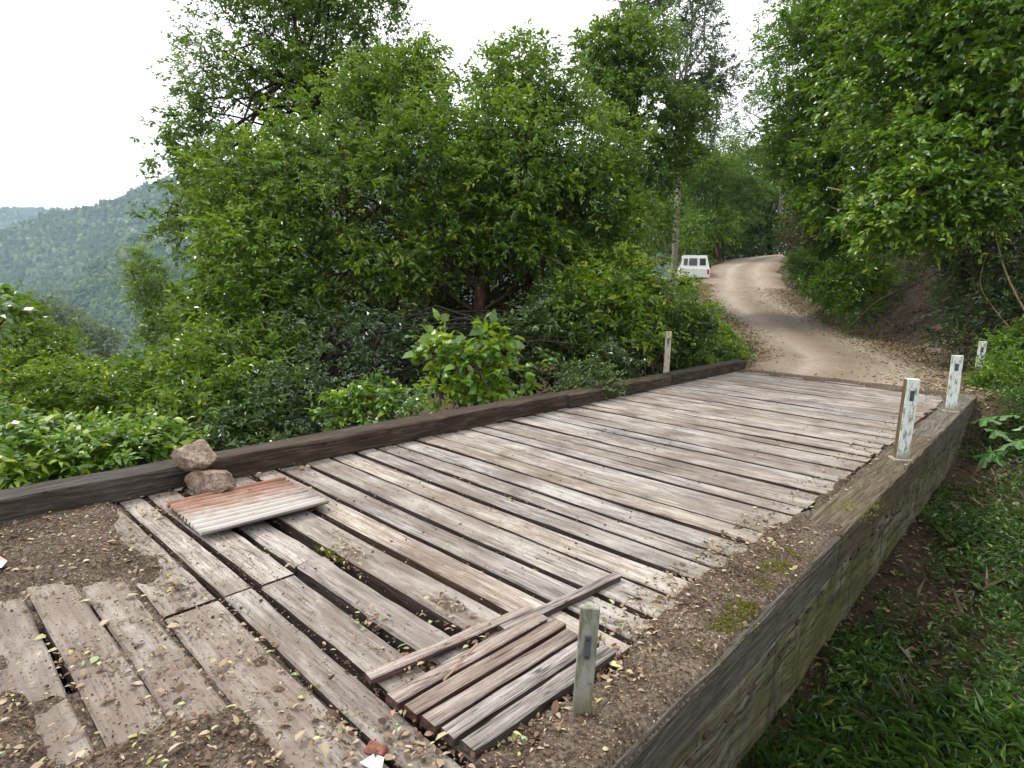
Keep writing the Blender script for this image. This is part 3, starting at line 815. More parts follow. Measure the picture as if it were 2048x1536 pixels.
# ------------------------------------------------------------------ loose things on the deck
def sheet():
    root_loc = (-4.13, 1.70, .012)
    nr = 10; per = .077; sub = 8; W_ = nr * per; Ln = .86
    V = []; F = []
    m = nr * sub + 1; rows = 7
    for j in range(rows):
        v = j / (rows - 1); y = (v - .5) * Ln
        for i in range(m):
            u = i / (m - 1); x = (u - .5) * W_
            z = .024 + .0165 * math.cos(u * nr * 2 * math.pi + .25 * math.sin(v * 4)) * (1 + .18 * math.sin(i * .33 + v * 2)) + .014 * u + .008 * math.sin(u * 3.5 + v * 3) * (j in (0, 1, rows - 1) or .4)
            edge = .006 * math.sin(i * 1.7) if j in (0, rows - 1) else 0
            V.append((x, y + edge, z + .012 * u))
    for j in range(rows - 1):
        for i in range(m - 1):
            F.append((j * m + i, j * m + i + 1, (j + 1) * m + i + 1, (j + 1) * m + i))
    me = py_mesh('corrugated_sheet', V, F, True)
    M_ = Mat('rusty_bleached_sheet', .8, .3)
    g = M_.n('ShaderNodeTexCoord'); sp = M_.n('ShaderNodeSeparateXYZ'); M_.L.new(g.outputs['Object'], sp.inputs[0])
    nz = M_.noise(M_.coord('Object', (3, 1, 1)), 7, 6, .7)
    fac = M_.math('ADD', M_.math('MULTIPLY', sp.outputs['X'], .95), M_.math('MULTIPLY', nz, .95))
    c = M_.ramp(fac, [(0.12, (0.22, 0.105, 0.07)), (0.34, (0.31, 0.20, 0.155)), (0.5, (0.37, 0.31, 0.27)), (0.62, (0.44, 0.41, 0.38)), (.85, (.45, .43, .40))])
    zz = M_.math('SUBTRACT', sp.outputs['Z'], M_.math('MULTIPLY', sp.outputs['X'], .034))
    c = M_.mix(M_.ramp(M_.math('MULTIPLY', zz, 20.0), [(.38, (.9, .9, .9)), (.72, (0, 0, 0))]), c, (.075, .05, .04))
    M_.col(c); M_.bump(nz, .4, .004)
    o = link('corrugated_sheet', me, M_.m, None, root_loc)
    md = o.modifiers.new('thick', 'SOLIDIFY'); md.thickness = .004
    o.rotation_euler = (0, math.radians(0), math.radians(-3))
    # ridge orientation: ridges run along Y
    tag(o, 'ribbed sheet, rusty orange fading to bleached white, lying by the left kerb', 'roofing sheet')
sheet()

def stone(name, loc, size, seed, label, mat, rot=0):
    r_ = random.Random(seed)
    V = []
    planes = [(np.array([r_.gauss(0, 1), r_.gauss(0, 1), r_.gauss(0, .8)]), r_.uniform(.55, .9)) for _ in range(11)]
    planes = [(n_ / np.linalg.norm(n_), c_) for n_, c_ in planes]
    if seed == 8: planes += [(np.array([.75, .1, .65]), .48), (np.array([-.7, -.2, .69]), .55), (np.array([0, 0, -1.]), .45)]
    for p in ICO_V: V.append(np.array(p) * 1.12)
    # midpoint subdivide once more for a rougher surface
    F = [tuple(f) for f in ICO_F]; V = [np.array(v) for v in V]; cache = {}
    def mid(a, b):
        k = (min(a, b), max(a, b))
        if k not in cache:
            q_ = V[a] + V[b]; V.append(q_ / np.linalg.norm(q_) * 1.12); cache[k] = len(V) - 1
        return cache[k]
    nf = []
    for a, b, c in F:
        x, y, z = mid(a, b), mid(b, c), mid(c, a); nf += [(a, x, z), (b, y, x), (c, z, y), (x, y, z)]
    W = []
    for v in V:
        f_ = min([1.0] + [c_ / max(1e-3, float(n_ @ v)) for n_, c_ in planes if n_ @ v > 1e-3])
        v = v * f_ * (1 + r_.uniform(-.05, .04)); W.append((v[0] * size[0], v[1] * size[1], v[2] * size[2]))
    o = link(name, py_mesh(name, W, nf), mat, None, loc); o.rotation_euler = (0, 0, rot)
    tag(o, label, 'rock')
    return o
stone('rock', (-4.64, 1.66, .07), (.22, .18, .13), 3, 'lower knobbly tan rock on the deck under another rock against the left kerb', MS, .5)
stone('rock', (-4.86, 1.62, .255), (.24, .19, .17), 8, 'upper pointed pale rock balanced on top of the left kerb beam', MS, .2)
stone('rock', at(1850, 1140, 7.0) + np.array([0, 0, 0.0]), (.10, .12, .05), 12, 'pale grey stone lying in the ground cover right of the bridge', MS)

def board_obj(name, p0, p1, w_, th, z, mat, label, group=None, cat='board', seed=0):
    p0 = np.array(p0, float); p1 = np.array(p1, float)
    L = np.linalg.norm(p1 - p0)
    r_ = random.Random(seed); V = []; F = []; seg = 8
    for i in range(seg + 1):
        y = -L / 2 + L * i / seg
        a = w_ / 2 + r_.uniform(-.003, .003); b = w_ / 2 + r_.uniform(-.003, .003)
        zz = r_.uniform(-.001, .001); c = .005
        e = r_.uniform(-.01, .01) if i in (0, seg) else 0
        V += [(-a, y + e, 0), (-a, y + e, th - c), (-a + c, y, th + zz), (b - c, y, th + zz), (b, y - e, th - c), (b, y - e, 0)]
    k = 6
    for i in range(seg):
        for j in range(k):
            j2 = (j + 1) % k; F.append((i * k + j, i * k + j2, (i + 1) * k + j2, (i + 1) * k + j))
    F.append(tuple(range(k))[::-1]); F.append(tuple(range(seg * k, seg * k + k)))
    m_ = (p0 + p1) / 2
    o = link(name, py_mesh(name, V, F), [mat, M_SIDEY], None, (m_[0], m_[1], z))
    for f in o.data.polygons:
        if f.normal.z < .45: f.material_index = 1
    v = p1 - p0
    o.rotation_euler = (0, 0, -math.atan2(v[0], v[1]))
    tag(o, label, cat, group)
    return o
xs5 = [-1.715, -1.618, -1.520, -1.424, -1.328]
order = ['first slat from the long loose boards, its end shortest, in the row of slats by the near post',
         'second slat from the long loose boards in the row of slats by the near post',
         'middle slat in the row of five by the near post',
         'fourth slat from the long loose boards in the row of slats by the near post',
         'outermost slat nearest the near post and right kerb, reddish edge, in the row of five']
panel = empty('slatted_panel', (-1.52, 1.65, .006))
tag(panel, 'panel of five reddish grey slats lying on the deck behind the nearest marker post', 'slatted panel')
for i, x in enumerate(xs5):
    o = board_obj('slat', (x - .012, 1.215 + .01 * i), (x + .02, 2.09 + random.uniform(-.03, .03)), .076, .040, .014 + .001 * i, M_SLAT, None, None, None, seed=i)
    o.parent = panel; o.location = o.location - Vector((-1.52, 1.65, .006))
for y in (1.4, 1.95):
    mb = MB(); mb.box(-.22, .22, y - 1.65 - .03, y - 1.65 + .03, -.006, .003); mb.build('batten', M_SLAT, panel)
board_obj('loose_board', (-1.925, 1.235), (-1.80, 2.11), .058, .030, .010, M_SLAT, 'long thin reddish board lying across the planks beside the row of slats', 'loose thin boards', seed=11)
board_obj('loose_board', (-1.765, 1.87), (-1.675, 2.72), .055, .034, .012, M_SLAT, 'second thin board reaching farther along the deck past the slatted panel', 'loose thin boards', seed=12)
board_obj('stick', (-1.665, 1.42), (-1.745, 1.69), .014, .012, .046, M_STICK, 'thin pale stick lying slantwise on the row of slats', None, 'stick', seed=13)

# brick fragment, white paper scrap, red and white scrap, moss
mb = MB(); mb.box(-.036, .036, -.026, .026, 0, .022, .006)
o = mb.build('brick_fragment', plain('red_brick', (.20, .085, .06), .9, .1, 0, 30, .6), None, loc=(-1.60, 1.055, -.004)); o.rotation_euler = (.1, .1, .5)
tag(o, 'small broken red brick piece wedged in a deck gap at the bottom of the picture', 'brick')
def scrap(name, loc, pts, mat, label, cat, rz=0, th=.002):
    n = len(pts)
    V = [(p[0], p[1], p[2]) for p in pts] + [(p[0], p[1], p[2] + th) for p in pts]
    F = [tuple(range(n))[::-1], tuple(range(n, 2 * n))] + [(i, (i + 1) % n, n + (i + 1) % n, n + i) for i in range(n)]
    o = link(name, py_mesh(name, V, F), mat, None, loc); o.rotation_euler = (0, 0, rz)
    return tag(o, label, cat)
M_WHITE = plain('white_scrap', (.72, .70, .66), .7, .3)
scrap('paper_scrap', (-1.55, 1.01, .008), [(-.04, -.02, 0), (.01, -.03, .01), (.045, -.01, .004), (.03, .022, .014), (-.02, .03, .003)], M_WHITE, 'crumpled white scrap beside the broken brick at the bottom of the deck', 'scrap', .3, .006)
M_ = Mat('red_white_plastic', .5, .4)
g = M_.n('ShaderNodeTexCoord'); s_ = M_.n('ShaderNodeSeparateXYZ'); M_.L.new(g.outputs['Object'], s_.inputs[0])
M_.col(M_.ramp(M_.math('ADD', s_.outputs['X'], .5), [(0.0, (.62, .20, .20)), (.52, (.62, .24, .24)), (.56, (.78, .76, .74)), (1, (.78, .76, .74))]))
scrap('plastic_scrap', (-4.16, .27, .062), [(-.22, -.10, 0), (.02, -.09, .002), (.115, .035, .004), (.05, .085, .004), (-.2, .10, 0)], M_.m, 'red and white flat scrap lying on the soil at the left picture edge', 'scrap', .25)

L_MOSS = leaf_mat('yellow_moss', [(0.0, (.045, .045, .012)), (.5, (.15, .16, .022)), (1, (.32, .32, .05))], rough=.9, trans=.15, spec=.05, tcol=(.3, .3, .03))
def moss(loc, rx, ry, n, label, lo=0.2):
    q = rng.normal(size=(n, 2)) * np.array([rx, ry]) * .45
    x = loc[0] + q[:, 0]; y = loc[1] + q[:, 1]
    k = fbm(x * 9, y * 9, 44) > -.15
    x, y = x[k], y[k]; m_ = len(x)
    z = np.maximum(soil_h(x, y), loc[2] - .012) + .012 * np.exp(-((x - loc[0]) / rx) ** 2 * 3 - ((y - loc[1]) / ry) ** 2 * 3) * rng.random(m_)
    D = rdirs(m_); D[:, 2] = abs(D[:, 2]) + .3
    L = rng.uniform(.006, .014, m_)
    o = link('moss_patch', leaf_mesh('moss_patch', np.stack([x, y, z], 1), D, L, L * .7, np.clip(lo + .6 * rng.random(m_), 0, 1)), L_MOSS)
    tag(o, label, 'moss', kind='stuff')
def rdirs(n):
    v = rng.normal(size=(n, 3)); return v / np.linalg.norm(v, axis=1, keepdims=True)
moss((-1.07, 5.02, .012), .16, .34, 5200, 'bright yellow green moss cushion on the right kerb halfway along', .4)
moss((-1.03, 2.85, .018), .10, .55, 2600, 'thin olive moss strip on the right kerb past the near post', .05)
moss((-1.08, 3.6, .02), .12, .35, 1500, 'small olive moss patch on the right kerb between near post and yellow cushion', .1)
moss((-3.34, .96, .0), .11, .06, 1300, 'round green moss tuft in the gap between near planks', .15)
moss((-3.12, 1.78, -.01), .16, .06, 900, 'olive moss line across a rotten plank behind the slatted panel', .2)

# ------------------------------------------------------------------ marker posts
def post(x, y, h, label, face, side, w_=.085, d_=.045, z0=.02, rz=0, refl=True, lean=(0, 0)):
    t = empty('marker_post', (x, y, z0), rz); t.rotation_euler = (lean[0], lean[1], rz)
    tag(t, label, 'post', 'marker posts along the bridge kerbs')
    V = [(-w_ / 2, -d_ / 2, -.1), (w_ / 2, -d_ / 2, -.1), (w_ / 2, d_ / 2, -.1), (-w_ / 2, d_ / 2, -.1)]
    m = MB(); m.box(-w_ / 2, w_ / 2, -d_ / 2, d_ / 2, -.08, h, .004)
    p = m.build('post', [face, side], t)
    for f in p.data.polygons:
        if f.normal.x < -.6 or f.normal.x > .98: f.material_index = 1 if f.normal.x < 0 else 0
    if refl:
        m = MB(); m.box(-w_ * .17, w_ * .17, -d_ / 2 - .006, -d_ / 2 + .001, h - .21, h - .11, .002)
        rf = m.build('reflector', M_REFL, t)
        for zz in (h - .195, h - .125):
            m = MB(); m.box(-.006, .006, -d_ / 2 - .010, -d_ / 2 - .005, zz - .005, zz + .005, .001); m.build('screw', M_IRON, rf)
    m = MB(); m.box(-w_ * .75, w_ * .75, -d_ * .9, d_ * .9, -.03, .008, .004); m.build('base_plate', M_BASE, t)
    return t
M_REFL = plain('grey_reflector', (.075, .085, .10), .35, .5)
M_BASE = plain('pale_timber_base', (.30, .26, .20), .9, .2)
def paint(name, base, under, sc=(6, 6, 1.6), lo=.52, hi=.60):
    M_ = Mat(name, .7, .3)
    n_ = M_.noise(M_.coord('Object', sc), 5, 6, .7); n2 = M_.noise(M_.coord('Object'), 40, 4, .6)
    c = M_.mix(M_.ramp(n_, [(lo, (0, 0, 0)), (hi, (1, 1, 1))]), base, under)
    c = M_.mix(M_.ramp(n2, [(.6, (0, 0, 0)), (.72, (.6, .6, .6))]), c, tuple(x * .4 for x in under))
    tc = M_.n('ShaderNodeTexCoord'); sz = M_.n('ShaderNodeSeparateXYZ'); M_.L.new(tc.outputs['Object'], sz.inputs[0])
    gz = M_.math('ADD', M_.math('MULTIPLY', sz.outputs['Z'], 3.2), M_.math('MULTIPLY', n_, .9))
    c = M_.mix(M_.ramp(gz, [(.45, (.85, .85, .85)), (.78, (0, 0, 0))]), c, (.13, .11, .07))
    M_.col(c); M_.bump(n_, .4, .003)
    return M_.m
P_GREEN = paint('mossy_grey_paint', (.27, .275, .23), (.13, .13, .08), lo=.45, hi=.62)
P_WHITE = paint('flaking_white_paint', (.66, .70, .66), (.26, .26, .20), lo=.50, hi=.60)
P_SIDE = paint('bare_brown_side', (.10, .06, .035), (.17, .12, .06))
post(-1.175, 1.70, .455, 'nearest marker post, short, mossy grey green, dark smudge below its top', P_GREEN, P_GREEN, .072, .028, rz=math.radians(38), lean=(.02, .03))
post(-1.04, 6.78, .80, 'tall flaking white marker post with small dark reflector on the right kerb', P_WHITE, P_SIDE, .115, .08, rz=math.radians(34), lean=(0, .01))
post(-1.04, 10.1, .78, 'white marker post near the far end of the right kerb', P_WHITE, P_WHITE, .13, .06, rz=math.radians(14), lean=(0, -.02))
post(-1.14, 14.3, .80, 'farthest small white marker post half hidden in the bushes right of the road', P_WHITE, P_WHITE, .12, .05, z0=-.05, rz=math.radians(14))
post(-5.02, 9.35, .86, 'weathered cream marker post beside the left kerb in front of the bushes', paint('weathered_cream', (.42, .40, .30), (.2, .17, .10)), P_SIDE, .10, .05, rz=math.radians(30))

# ------------------------------------------------------------------ white four wheel drive
def car():
    hd = math.atan2(-17.41 + 0, 35.26)       # bearing of the car from the camera
    p = at(1387, 566, 36.0); p[2] = float(ground_z(np.array([p[0]]), np.array([p[1]]))[0]) - .03
    t = empty('parked_four_wheel_drive', (p[0], p[1], p[2]), -hd + math.radians(3))
    tag(t, 'white four wheel drive wagon seen from behind on the road edge under trees', 'car')
    MW = plain('white_car_paint', (.78, .80, .79), .3, .5, 0, 2, .04); MG = plain('dark_car_glass', (.012, .02, .022), .08, .6)
    MT = plain('tyre_rubber', (.02, .02, .02), .9, .2); MR = plain('tail_lamp_red', (.45, .02, .02), .3, .5); MK = plain('black_trim', (.02, .02, .02), .6, .3)
    # body as lofted cross sections along y (rear at y=0, front at y=4.6)
    def ring(y, hw, zb, zt, b): return [(-hw, y, zb), (hw, y, zb), (hw + .02, y, (zb + zt) / 2), (hw, y, zt - b), (hw - b, y, zt), (-hw + b, y, zt), (-hw, y, zt - b), (-hw - .02, y, (zb + zt) / 2)]
    m = MB(); secs = [(0.0, .86, .50, 1.12, .06), (.04, .90, .45, 1.16, .06), (3.0, .91, .42, 1.16, .06), (4.3, .88, .45, 1.10, .08), (4.6, .80, .50, 1.00, .10)]
    V = [];
    for s in secs: V += ring(*s)
    F = [(i * 8 + j, i * 8 + (j + 1) % 8, (i + 1) * 8 + (j + 1) % 8, (i + 1) * 8 + j) for i in range(len(secs) - 1) for j in range(8)]
    F += [tuple(range(8))[::-1], tuple(range(32, 40))]
    m.add(V, F); m.build('body', MW, t)
    m = MB(); V = [(-.86, .03, 1.155), (.86, .03, 1.155), (.88, 3.0, 1.155), (-.88, 3.0, 1.155), (-.68, .20, 1.90), (.68, .20, 1.90), (.70, 2.3, 1.93), (-.70, 2.3, 1.93)]
    m.add(V, [(0, 4, 5, 1), (1, 5, 6, 2), (2, 6, 7, 3), (3, 7, 4, 0), (4, 7, 6, 5)]); cab = m.build('cabin', MW, t)
    def on_rear(u0, u1, z0, z1, name, mat):
        m = MB(); q = lambda u, z, e: (u, .03 + (z - 1.155) / .745 * .17 - e, z)
        V = [q(u0, z0, .012), q(u1, z0, .012), q(u1 * .96, z1, .012), q(u0 * .96, z1, .012), q(u0, z0, -.01), q(u1, z0, -.01), q(u1 * .96, z1, -.01), q(u0 * .96, z1, -.01)]
        m.add(V, [(0, 1, 2, 3), (0, 4, 5, 1), (1, 5, 6, 2), (2, 6, 7, 3), (3, 7, 4, 0)]); m.build(name, mat, t)
    on_rear(-.66, -.42, 1.30, 1.70, 'rear_window', MG); on_rear(-.34, .14, 1.28, 1.72, 'rear_window', MG); on_rear(.28, .64, 1.30, 1.72, 'rear_window', MG)
    for s in (-1, 1):
        m = MB(); V = []
        for (y, z) in ((.35, 1.25), (2.6, 1.25), (2.25, 1.78), (.45, 1.78)):
            x = (.87 - (z - 1.155) / .76 * .18); V += [(s * (x + .012), y, z), (s * (x - .01), y, z)]
        m.add(V, [(0, 2, 4, 6), (0, 1, 3, 2), (2, 3, 5, 4), (4, 5, 7, 6), (6, 7, 1, 0)]); m.build('side_window', MG, t)
        m = MB(); m.box(s * .80 - .06, s * .80 + .06, -.015, .03, .78, 1.06, .01); m.build('tail_light', MR, t)
        m = MB(); m.box(s * 1.06 - .09, s * 1.06 + .09, 2.75, 2.82, 1.20, 1.42, .02); m.build('side_mirror', MK, t)
        for y in (.85, 3.6):
            m = MB(); m.tube([(s * .70, y, .38), (s * .92, y, .38)], [.38, .38], 20); wv = m.build('wheel', MT, t)
            m = MB(); m.tube([(s * .90, y, .38), (s * .93, y, .38)], [.2, .18], 12); m.build('rim', M_WHITE, wv)
    m = MB(); m.add([(-.72, 2.40, 1.90), (.72, 2.40, 1.90), (.84, 3.02, 1.20), (-.84, 3.02, 1.20)], [(0, 3, 2, 1)]); m.build('windscreen', MG, t)
    m = MB(); m.box(-.86, .86, -.14, .02, .42, .58, .03); m.build('rear_bumper', MK, t)
    m = MB(); m.box(-.24, .24, -.165, -.145, .62, .73, .004); m.build('number_plate', plain('plate', (.6, .58, .45), .5), t)
    m = MB(); m.tube([(.80, 2.9, 1.0), (1.0, 2.9, 1.25), (.86, 2.6, 2.0)], [.05, .05, .05], 8); m.build('snorkel', MK, t)
car()

# ------------------------------------------------------------------ vegetation
def rdirs(n):
    v = rng.normal(size=(n, 3)); return v / np.linalg.norm(v, axis=1, keepdims=True)

def crown_points(lobes, n_twigs, leaves_per, twig_len, gapn=0.0):
    """lobes: (centre, radii(3)). returns leaf base points, directions, tints"""
    C_ = np.array([l[0] for l in lobes]); R_ = np.array([l[1] for l in lobes])
    wgt = (R_[:, 0] * R_[:, 2] + R_[:, 1] * R_[:, 2] + R_[:, 0] * R_[:, 1]); wgt = wgt / wgt.sum()
    idx = rng.choice(len(lobes), n_twigs, p=wgt)
    d = rdirs(n_twigs)
    ph = idx * 1.7
    lump = 1 + .20 * np.sin(d[:, 0] * 5 + ph) * np.cos(d[:, 1] * 4 + ph * 2) + .16 * np.sin(d[:, 2] * 7 + d[:, 0] * 3 + ph)
    rad = (1 - rng.random(n_twigs) ** 1.6 * .55) * lump
    P = C_[idx] + d * R_[idx] * rad[:, None]
    # gaps: remove twigs in noisy pockets
    key = np.sin(P[:, 0] * 2.1 + 1) + np.sin(P[:, 1] * 2.3 + 2) + np.sin(P[:, 2] * 2.7) + np.sin((P[:, 0] + P[:, 2]) * 4.1)
    keep = key > (-9 if gapn <= 0 else -2.2 + gapn * 2.2)
    P, d, idx = P[keep], d[keep], idx[keep]
    m = len(P)
    t = d * np.array([.8, .8, .55]) + np.array([0, 0, .22]) + .45 * rng.normal(size=(m, 3)); t /= np.linalg.norm(t, axis=1, keepdims=True)
    K = leaves_per
    u = (np.arange(K) + .5) / K
    ln = twig_len * rng.uniform(.6, 1.3, m)
    Q = P[:, None, :] + t[:, None, :] * (ln[:, None] * u[None, :])[:, :, None]
    Q[:, :, 2] -= (ln[:, None] * u[None, :] ** 2) * .28
    Q += rng.normal(size=Q.shape) * twig_len * .07
    side = rng.normal(size=(m, K, 3)); side[:, :, 2] *= .5
    D = t[:, None, :] * .55 + side * .62; D[:, :, 2] -= .22
    key2 = np.sin(P[:, 0] * 1.1 + 4) * np.sin(P[:, 1] * 1.3) + np.sin(P[:, 2] * 1.9 + 1) * .5
    lt = rng.normal(size=len(lobes)) * .09; ls = rng.uniform(.80, 1.25, len(lobes))
    tt = .36 + .15 * rng.normal(size=m) + .10 * key2 + lt[idx]
    T = tt[:, None] + .17 * rng.normal(size=(m, K)) + (u[None, :] > .8) * .10
    sz = np.repeat(ls[idx] * rng.uniform(.75, 1.25, m), K)
    return Q.reshape(-1, 3), D.reshape(-1, 3), np.clip(T.ravel(), 0, 1), sz

def limb_mesh(mb, base, tips, r0, n=6, wob=.12, segs=5):
    base = np.array(base, float)
    for tp in tips:
        tp = np.array(tp, float); v = tp - base; L = np.linalg.norm(v)
        pts = []; rr = []
        for i in range(segs + 1):
            u = i / segs
            q = base + v * u + np.array([0, 0, L * .12 * math.sin(u * math.pi)]) + rng.normal(size=3) * wob * L * .25 * (0 < i < segs)
            pts.append(q); rr.append(r0 * (1 - .85 * u) + .006)
        mb.tube(pts, rr, n, False)

def plant(name, label, cat, base, lobes, twigs, per, tl, leaf, mat, bark_=B_BROWN, trunk=None, r=.12, limbs=10, group=None, gapn=0.0, wr=.45, quad6=False, tint_add=0.0, trunk_name='trunk', twigtubes=0, limb_r=None):
    """a tree or shrub: trunk, branches and crown as parts"""
    global rng
    import zlib
    sd = zlib.crc32(label.encode()); rng = np.random.default_rng(sd); random.seed(sd)     # every plant keeps its own shape
    base = np.array(base, float)
    root = empty(name, base); tag(root, label, cat, group)
    B = Vector(base)
    lobes = [(np.array(c) - base, np.array(rr, float) if np.ndim(rr) else np.array([rr, rr, rr * .85])) for c, rr in lobes]
    mb = MB()
    tr = trunk if trunk is not None else [base, lobes[0][0] + base]
    tr = [np.array(p, float) - base for p in tr]
    # densify trunk with slight bends
    pts = []; rad = []
    n_ = len(tr)
    for i in range(n_ - 1):
        for k in range(4):
            u = k / 4; pts.append(tr[i] * (1 - u) + tr[i + 1] * u + (rng.normal(size=3) * r * .35 if (i or k) else 0)); rad.append(r * (1 - .6 * (i + u) / (n_ - 1)))
    pts.append(tr[-1]); rad.append(r * .38)
    mb.tube(pts, rad, 9)
    mb.build(trunk_name, bark_, root, True)
    if limbs:
        mb = MB(); top = tr[-1]
        for k in range(limbs):
            c, rr = lobes[k % len(lobes)]
            st = pts[int(len(pts) * random.uniform(.35, .98))]
            limb_mesh(mb, st, [c + rdirs(1)[0] * rr * .75], limb_r or r * .38)
        for k in range(twigtubes):
            c, rr = lobes[random.randrange(len(lobes))]
            a = c + rdirs(1)[0] * rr * .3
            limb_mesh(mb, a, [a + rdirs(1)[0] * rr * .6], .018, 4, .2, 4)
        bo = mb.build('branches', bark_, root, True); bo['kind'] = 'stuff'
    P, D, T, SZ = crown_points(lobes, twigs, per, tl, gapn)
    n_ = len(P)
    L = leaf * SZ * rng.uniform(.7, 1.25, n_)
    me = leaf_mesh('crown', P, D, L, L * wr * rng.uniform(.8, 1.2, n_), np.clip(T + tint_add, 0, 1), quad6=quad6)
    link('crown', me, mat, root)
    return root

def LB(*a):   # lobes given by photo pixel, depth and radius
    return [(at(px, py, d), (r if np.ndim(r) else (r, r, r * .85))) for px, py, d, r in a]

# 1 broad spreading tree behind the left kerb
b1 = at(958, 760, 12.5); b1[2] -= .8
lob1 = LB((990, 235, 13, 1.3), (1050, 200, 13, 1.1), (785, 195, 13.5, 1.05), (740, 230, 13.5, 1.25), (620, 330, 13, 1.35), (500, 400, 12.5, 1.2), (500, 480, 12, .9),
          (690, 400, 12, 1.45), (860, 330, 12, 1.45), (1040, 330, 12, 1.45), (1150, 290, 12.5, 1.3), (1180, 400, 12.5, 1.2), (1190, 500, 12.5, .9),
          (1110, 470, 12, 1.0), (540, 520, 11.5, 1.2), (490, 640, 11, .9), (880, 470, 12, 1.0), (1040, 450, 12, .9), (770, 510, 11.8, .95), (570, 620, 11.2, .8), (1230, 600, 11.5, 1.1), (1260, 600, 12, .6), (1370, 640, 12, .3), (1180, 640, 11, .9),
          (480, 570, 11.5, .65), (1045, 125, 13.5, .55), (850, 130, 13.5, .5))
plant('spreading_tree', 'broad spreading bright green tree with brown stems behind the left kerb, centre of the picture', 'tree', b1, lob1,
      10800, 12, .40, .122, L_MAIN, B_BROWN, [b1, at(955, 620, 12.5), at(985, 480, 12.6), at(1000, 360, 12.8)], .17, 38, wr=.44, gapn=.18, twigtubes=190, limb_r=.034)
b = at(1000, 640, 17); b[2] -= 2
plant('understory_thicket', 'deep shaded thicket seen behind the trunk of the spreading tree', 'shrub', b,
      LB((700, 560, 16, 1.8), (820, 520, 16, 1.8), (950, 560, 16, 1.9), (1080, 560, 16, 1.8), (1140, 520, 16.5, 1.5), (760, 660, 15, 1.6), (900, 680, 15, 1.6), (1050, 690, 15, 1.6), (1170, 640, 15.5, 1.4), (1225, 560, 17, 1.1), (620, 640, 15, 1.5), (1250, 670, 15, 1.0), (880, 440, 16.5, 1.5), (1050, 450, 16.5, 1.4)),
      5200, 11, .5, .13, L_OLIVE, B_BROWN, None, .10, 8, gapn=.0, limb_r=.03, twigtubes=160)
# 2 dark tall tree behind it
b2 = at(660, 620, 19); b2[2] -= 3
lob2 = LB((600, 60, 18, 2.0), (720, 40, 18, 1.8), (470, 90, 18, 1.5), (540, -60, 18, 2), (700, -80, 18, 2), (420, 130, 18, 1.0), (560, 170, 18, 1.5), (430, 210, 18, 1.2), (380, 260, 17.5, 1.0), (760, 130, 18.5, 1.0), (680, 170, 18.5, 1.2),
          (370, 340, 17, .9), (420, 370, 17, 1.0), (350, 420, 17, .7), (380, 460, 17, .9))
plant('dark_tree', 'tall dark tree with thin black limbs against the sky, upper left', 'tree', b2, lob2, 3700, 13, .5, .15, L_MAIN, B_DARK,
      [b2, at(650, 350, 18.5), at(612, 230, 18.3), at(600, 120, 18)], .17, 34, wr=.42, gapn=.48, twigtubes=90, limb_r=.05, tint_add=-.12)
# 3 vine column and trees behind
b3 = at(1270, 560, 23); b3[2] -= 1.5
lob3 = LB((1240, 110, 22, 1.5), (1290, 100, 22, 1.3), (1210, 200, 22, 1.3), (1290, 220, 22, 1.6), (1250, 330, 22, 1.3), (1310, 340, 22, 1.2), (1280, 440, 22, 1.3), (1380, 215, 22.5, .9), (1360, 300, 22.5, .7), (1210, 90, 22, .8))
plant('vine_covered_tree', 'upright vine draped tree like a green column right of the spreading tree', 'tree', b3, lob3, 3400, 12, .45, .15, L_MAIN, B_BROWN, [b3, at(1275, 300, 22.5), at(1260, 130, 22)], .2, 14, wr=.5, gapn=.0, tint_add=.03)
b3 = at(1350, 560, 31); b3[2] -= 2
lob = LB((1330, 20, 30, 1.9), (1400, 70, 30, 1.5), (1440, 150, 30, 1.0), (1360, 130, 30, 1.7), (1410, 190, 30, 1.1), (1270, -10, 30, 1.6), (1380, -40, 30, 1.6), (1400, 270, 30, .9))
plant('tall_pale_trunk_tree', 'tall thin foliaged tree with straight pale trunk left of the road', 'tree', b3, lob, 2300, 12, .55, .18, L_PALE, B_PALE, [b3, at(1356, 400, 30.5), at(1366, 280, 30.3), at(1372, 120, 30)], .17, 16, wr=.34, gapn=.45)
# 4 trees round the end of the road
b = at(1435, 545, 58); b[2] -= 1
plant('slim_trunk_tree', 'slim tan trunked tree at the far bend of the road', 'tree', b, LB((1440, 310, 57, 2.8), (1395, 350, 57, 2.6), (1490, 330, 57, 2.6), (1455, 400, 57, 2.4)), 2200, 10, .9, .25, L_BRIGHT, B_TAN, [b, at(1436, 420, 57.5), at(1440, 320, 57)], .3, 10, gapn=.15, tint_add=-.15)
b = at(1540, 520, 62); b[2] -= 1
plant('bushy_tree', 'rounded green tree closing the view at the end of the road', 'tree', b, LB((1530, 340, 60, 3.2), (1560, 400, 60, 3.5), (1490, 420, 61, 3.2), (1590, 300, 60, 3.0), (1530, 455, 60, 2.6), (1470, 465, 60, 2.2), (1440, 430, 62, 2.6), (1545, 492, 66, 2.4), (1600, 470, 62, 2.8), (1500, 485, 68, 2.2)), 4600, 10, .9, .27, L_BRIGHT, B_BROWN, None, .3, 8, tint_add=-.1)
b = at(1400, 530, 66)
plant('bushy_tree', 'dull green tree mass behind the parked white car', 'tree', b, LB((1380, 420, 62, 3.6), (1330, 460, 60, 3.4), (1420, 460, 64, 3), (1380, 500, 58, 2.2), (1440, 490, 60, 2.0), (1330, 380, 62, 3.2)), 3200, 10, .9, .24, L_MAIN, B_BROWN, None, .3, 8, tint_add=-.05)
b = at(1450, 545, 48); b[2] -= 1
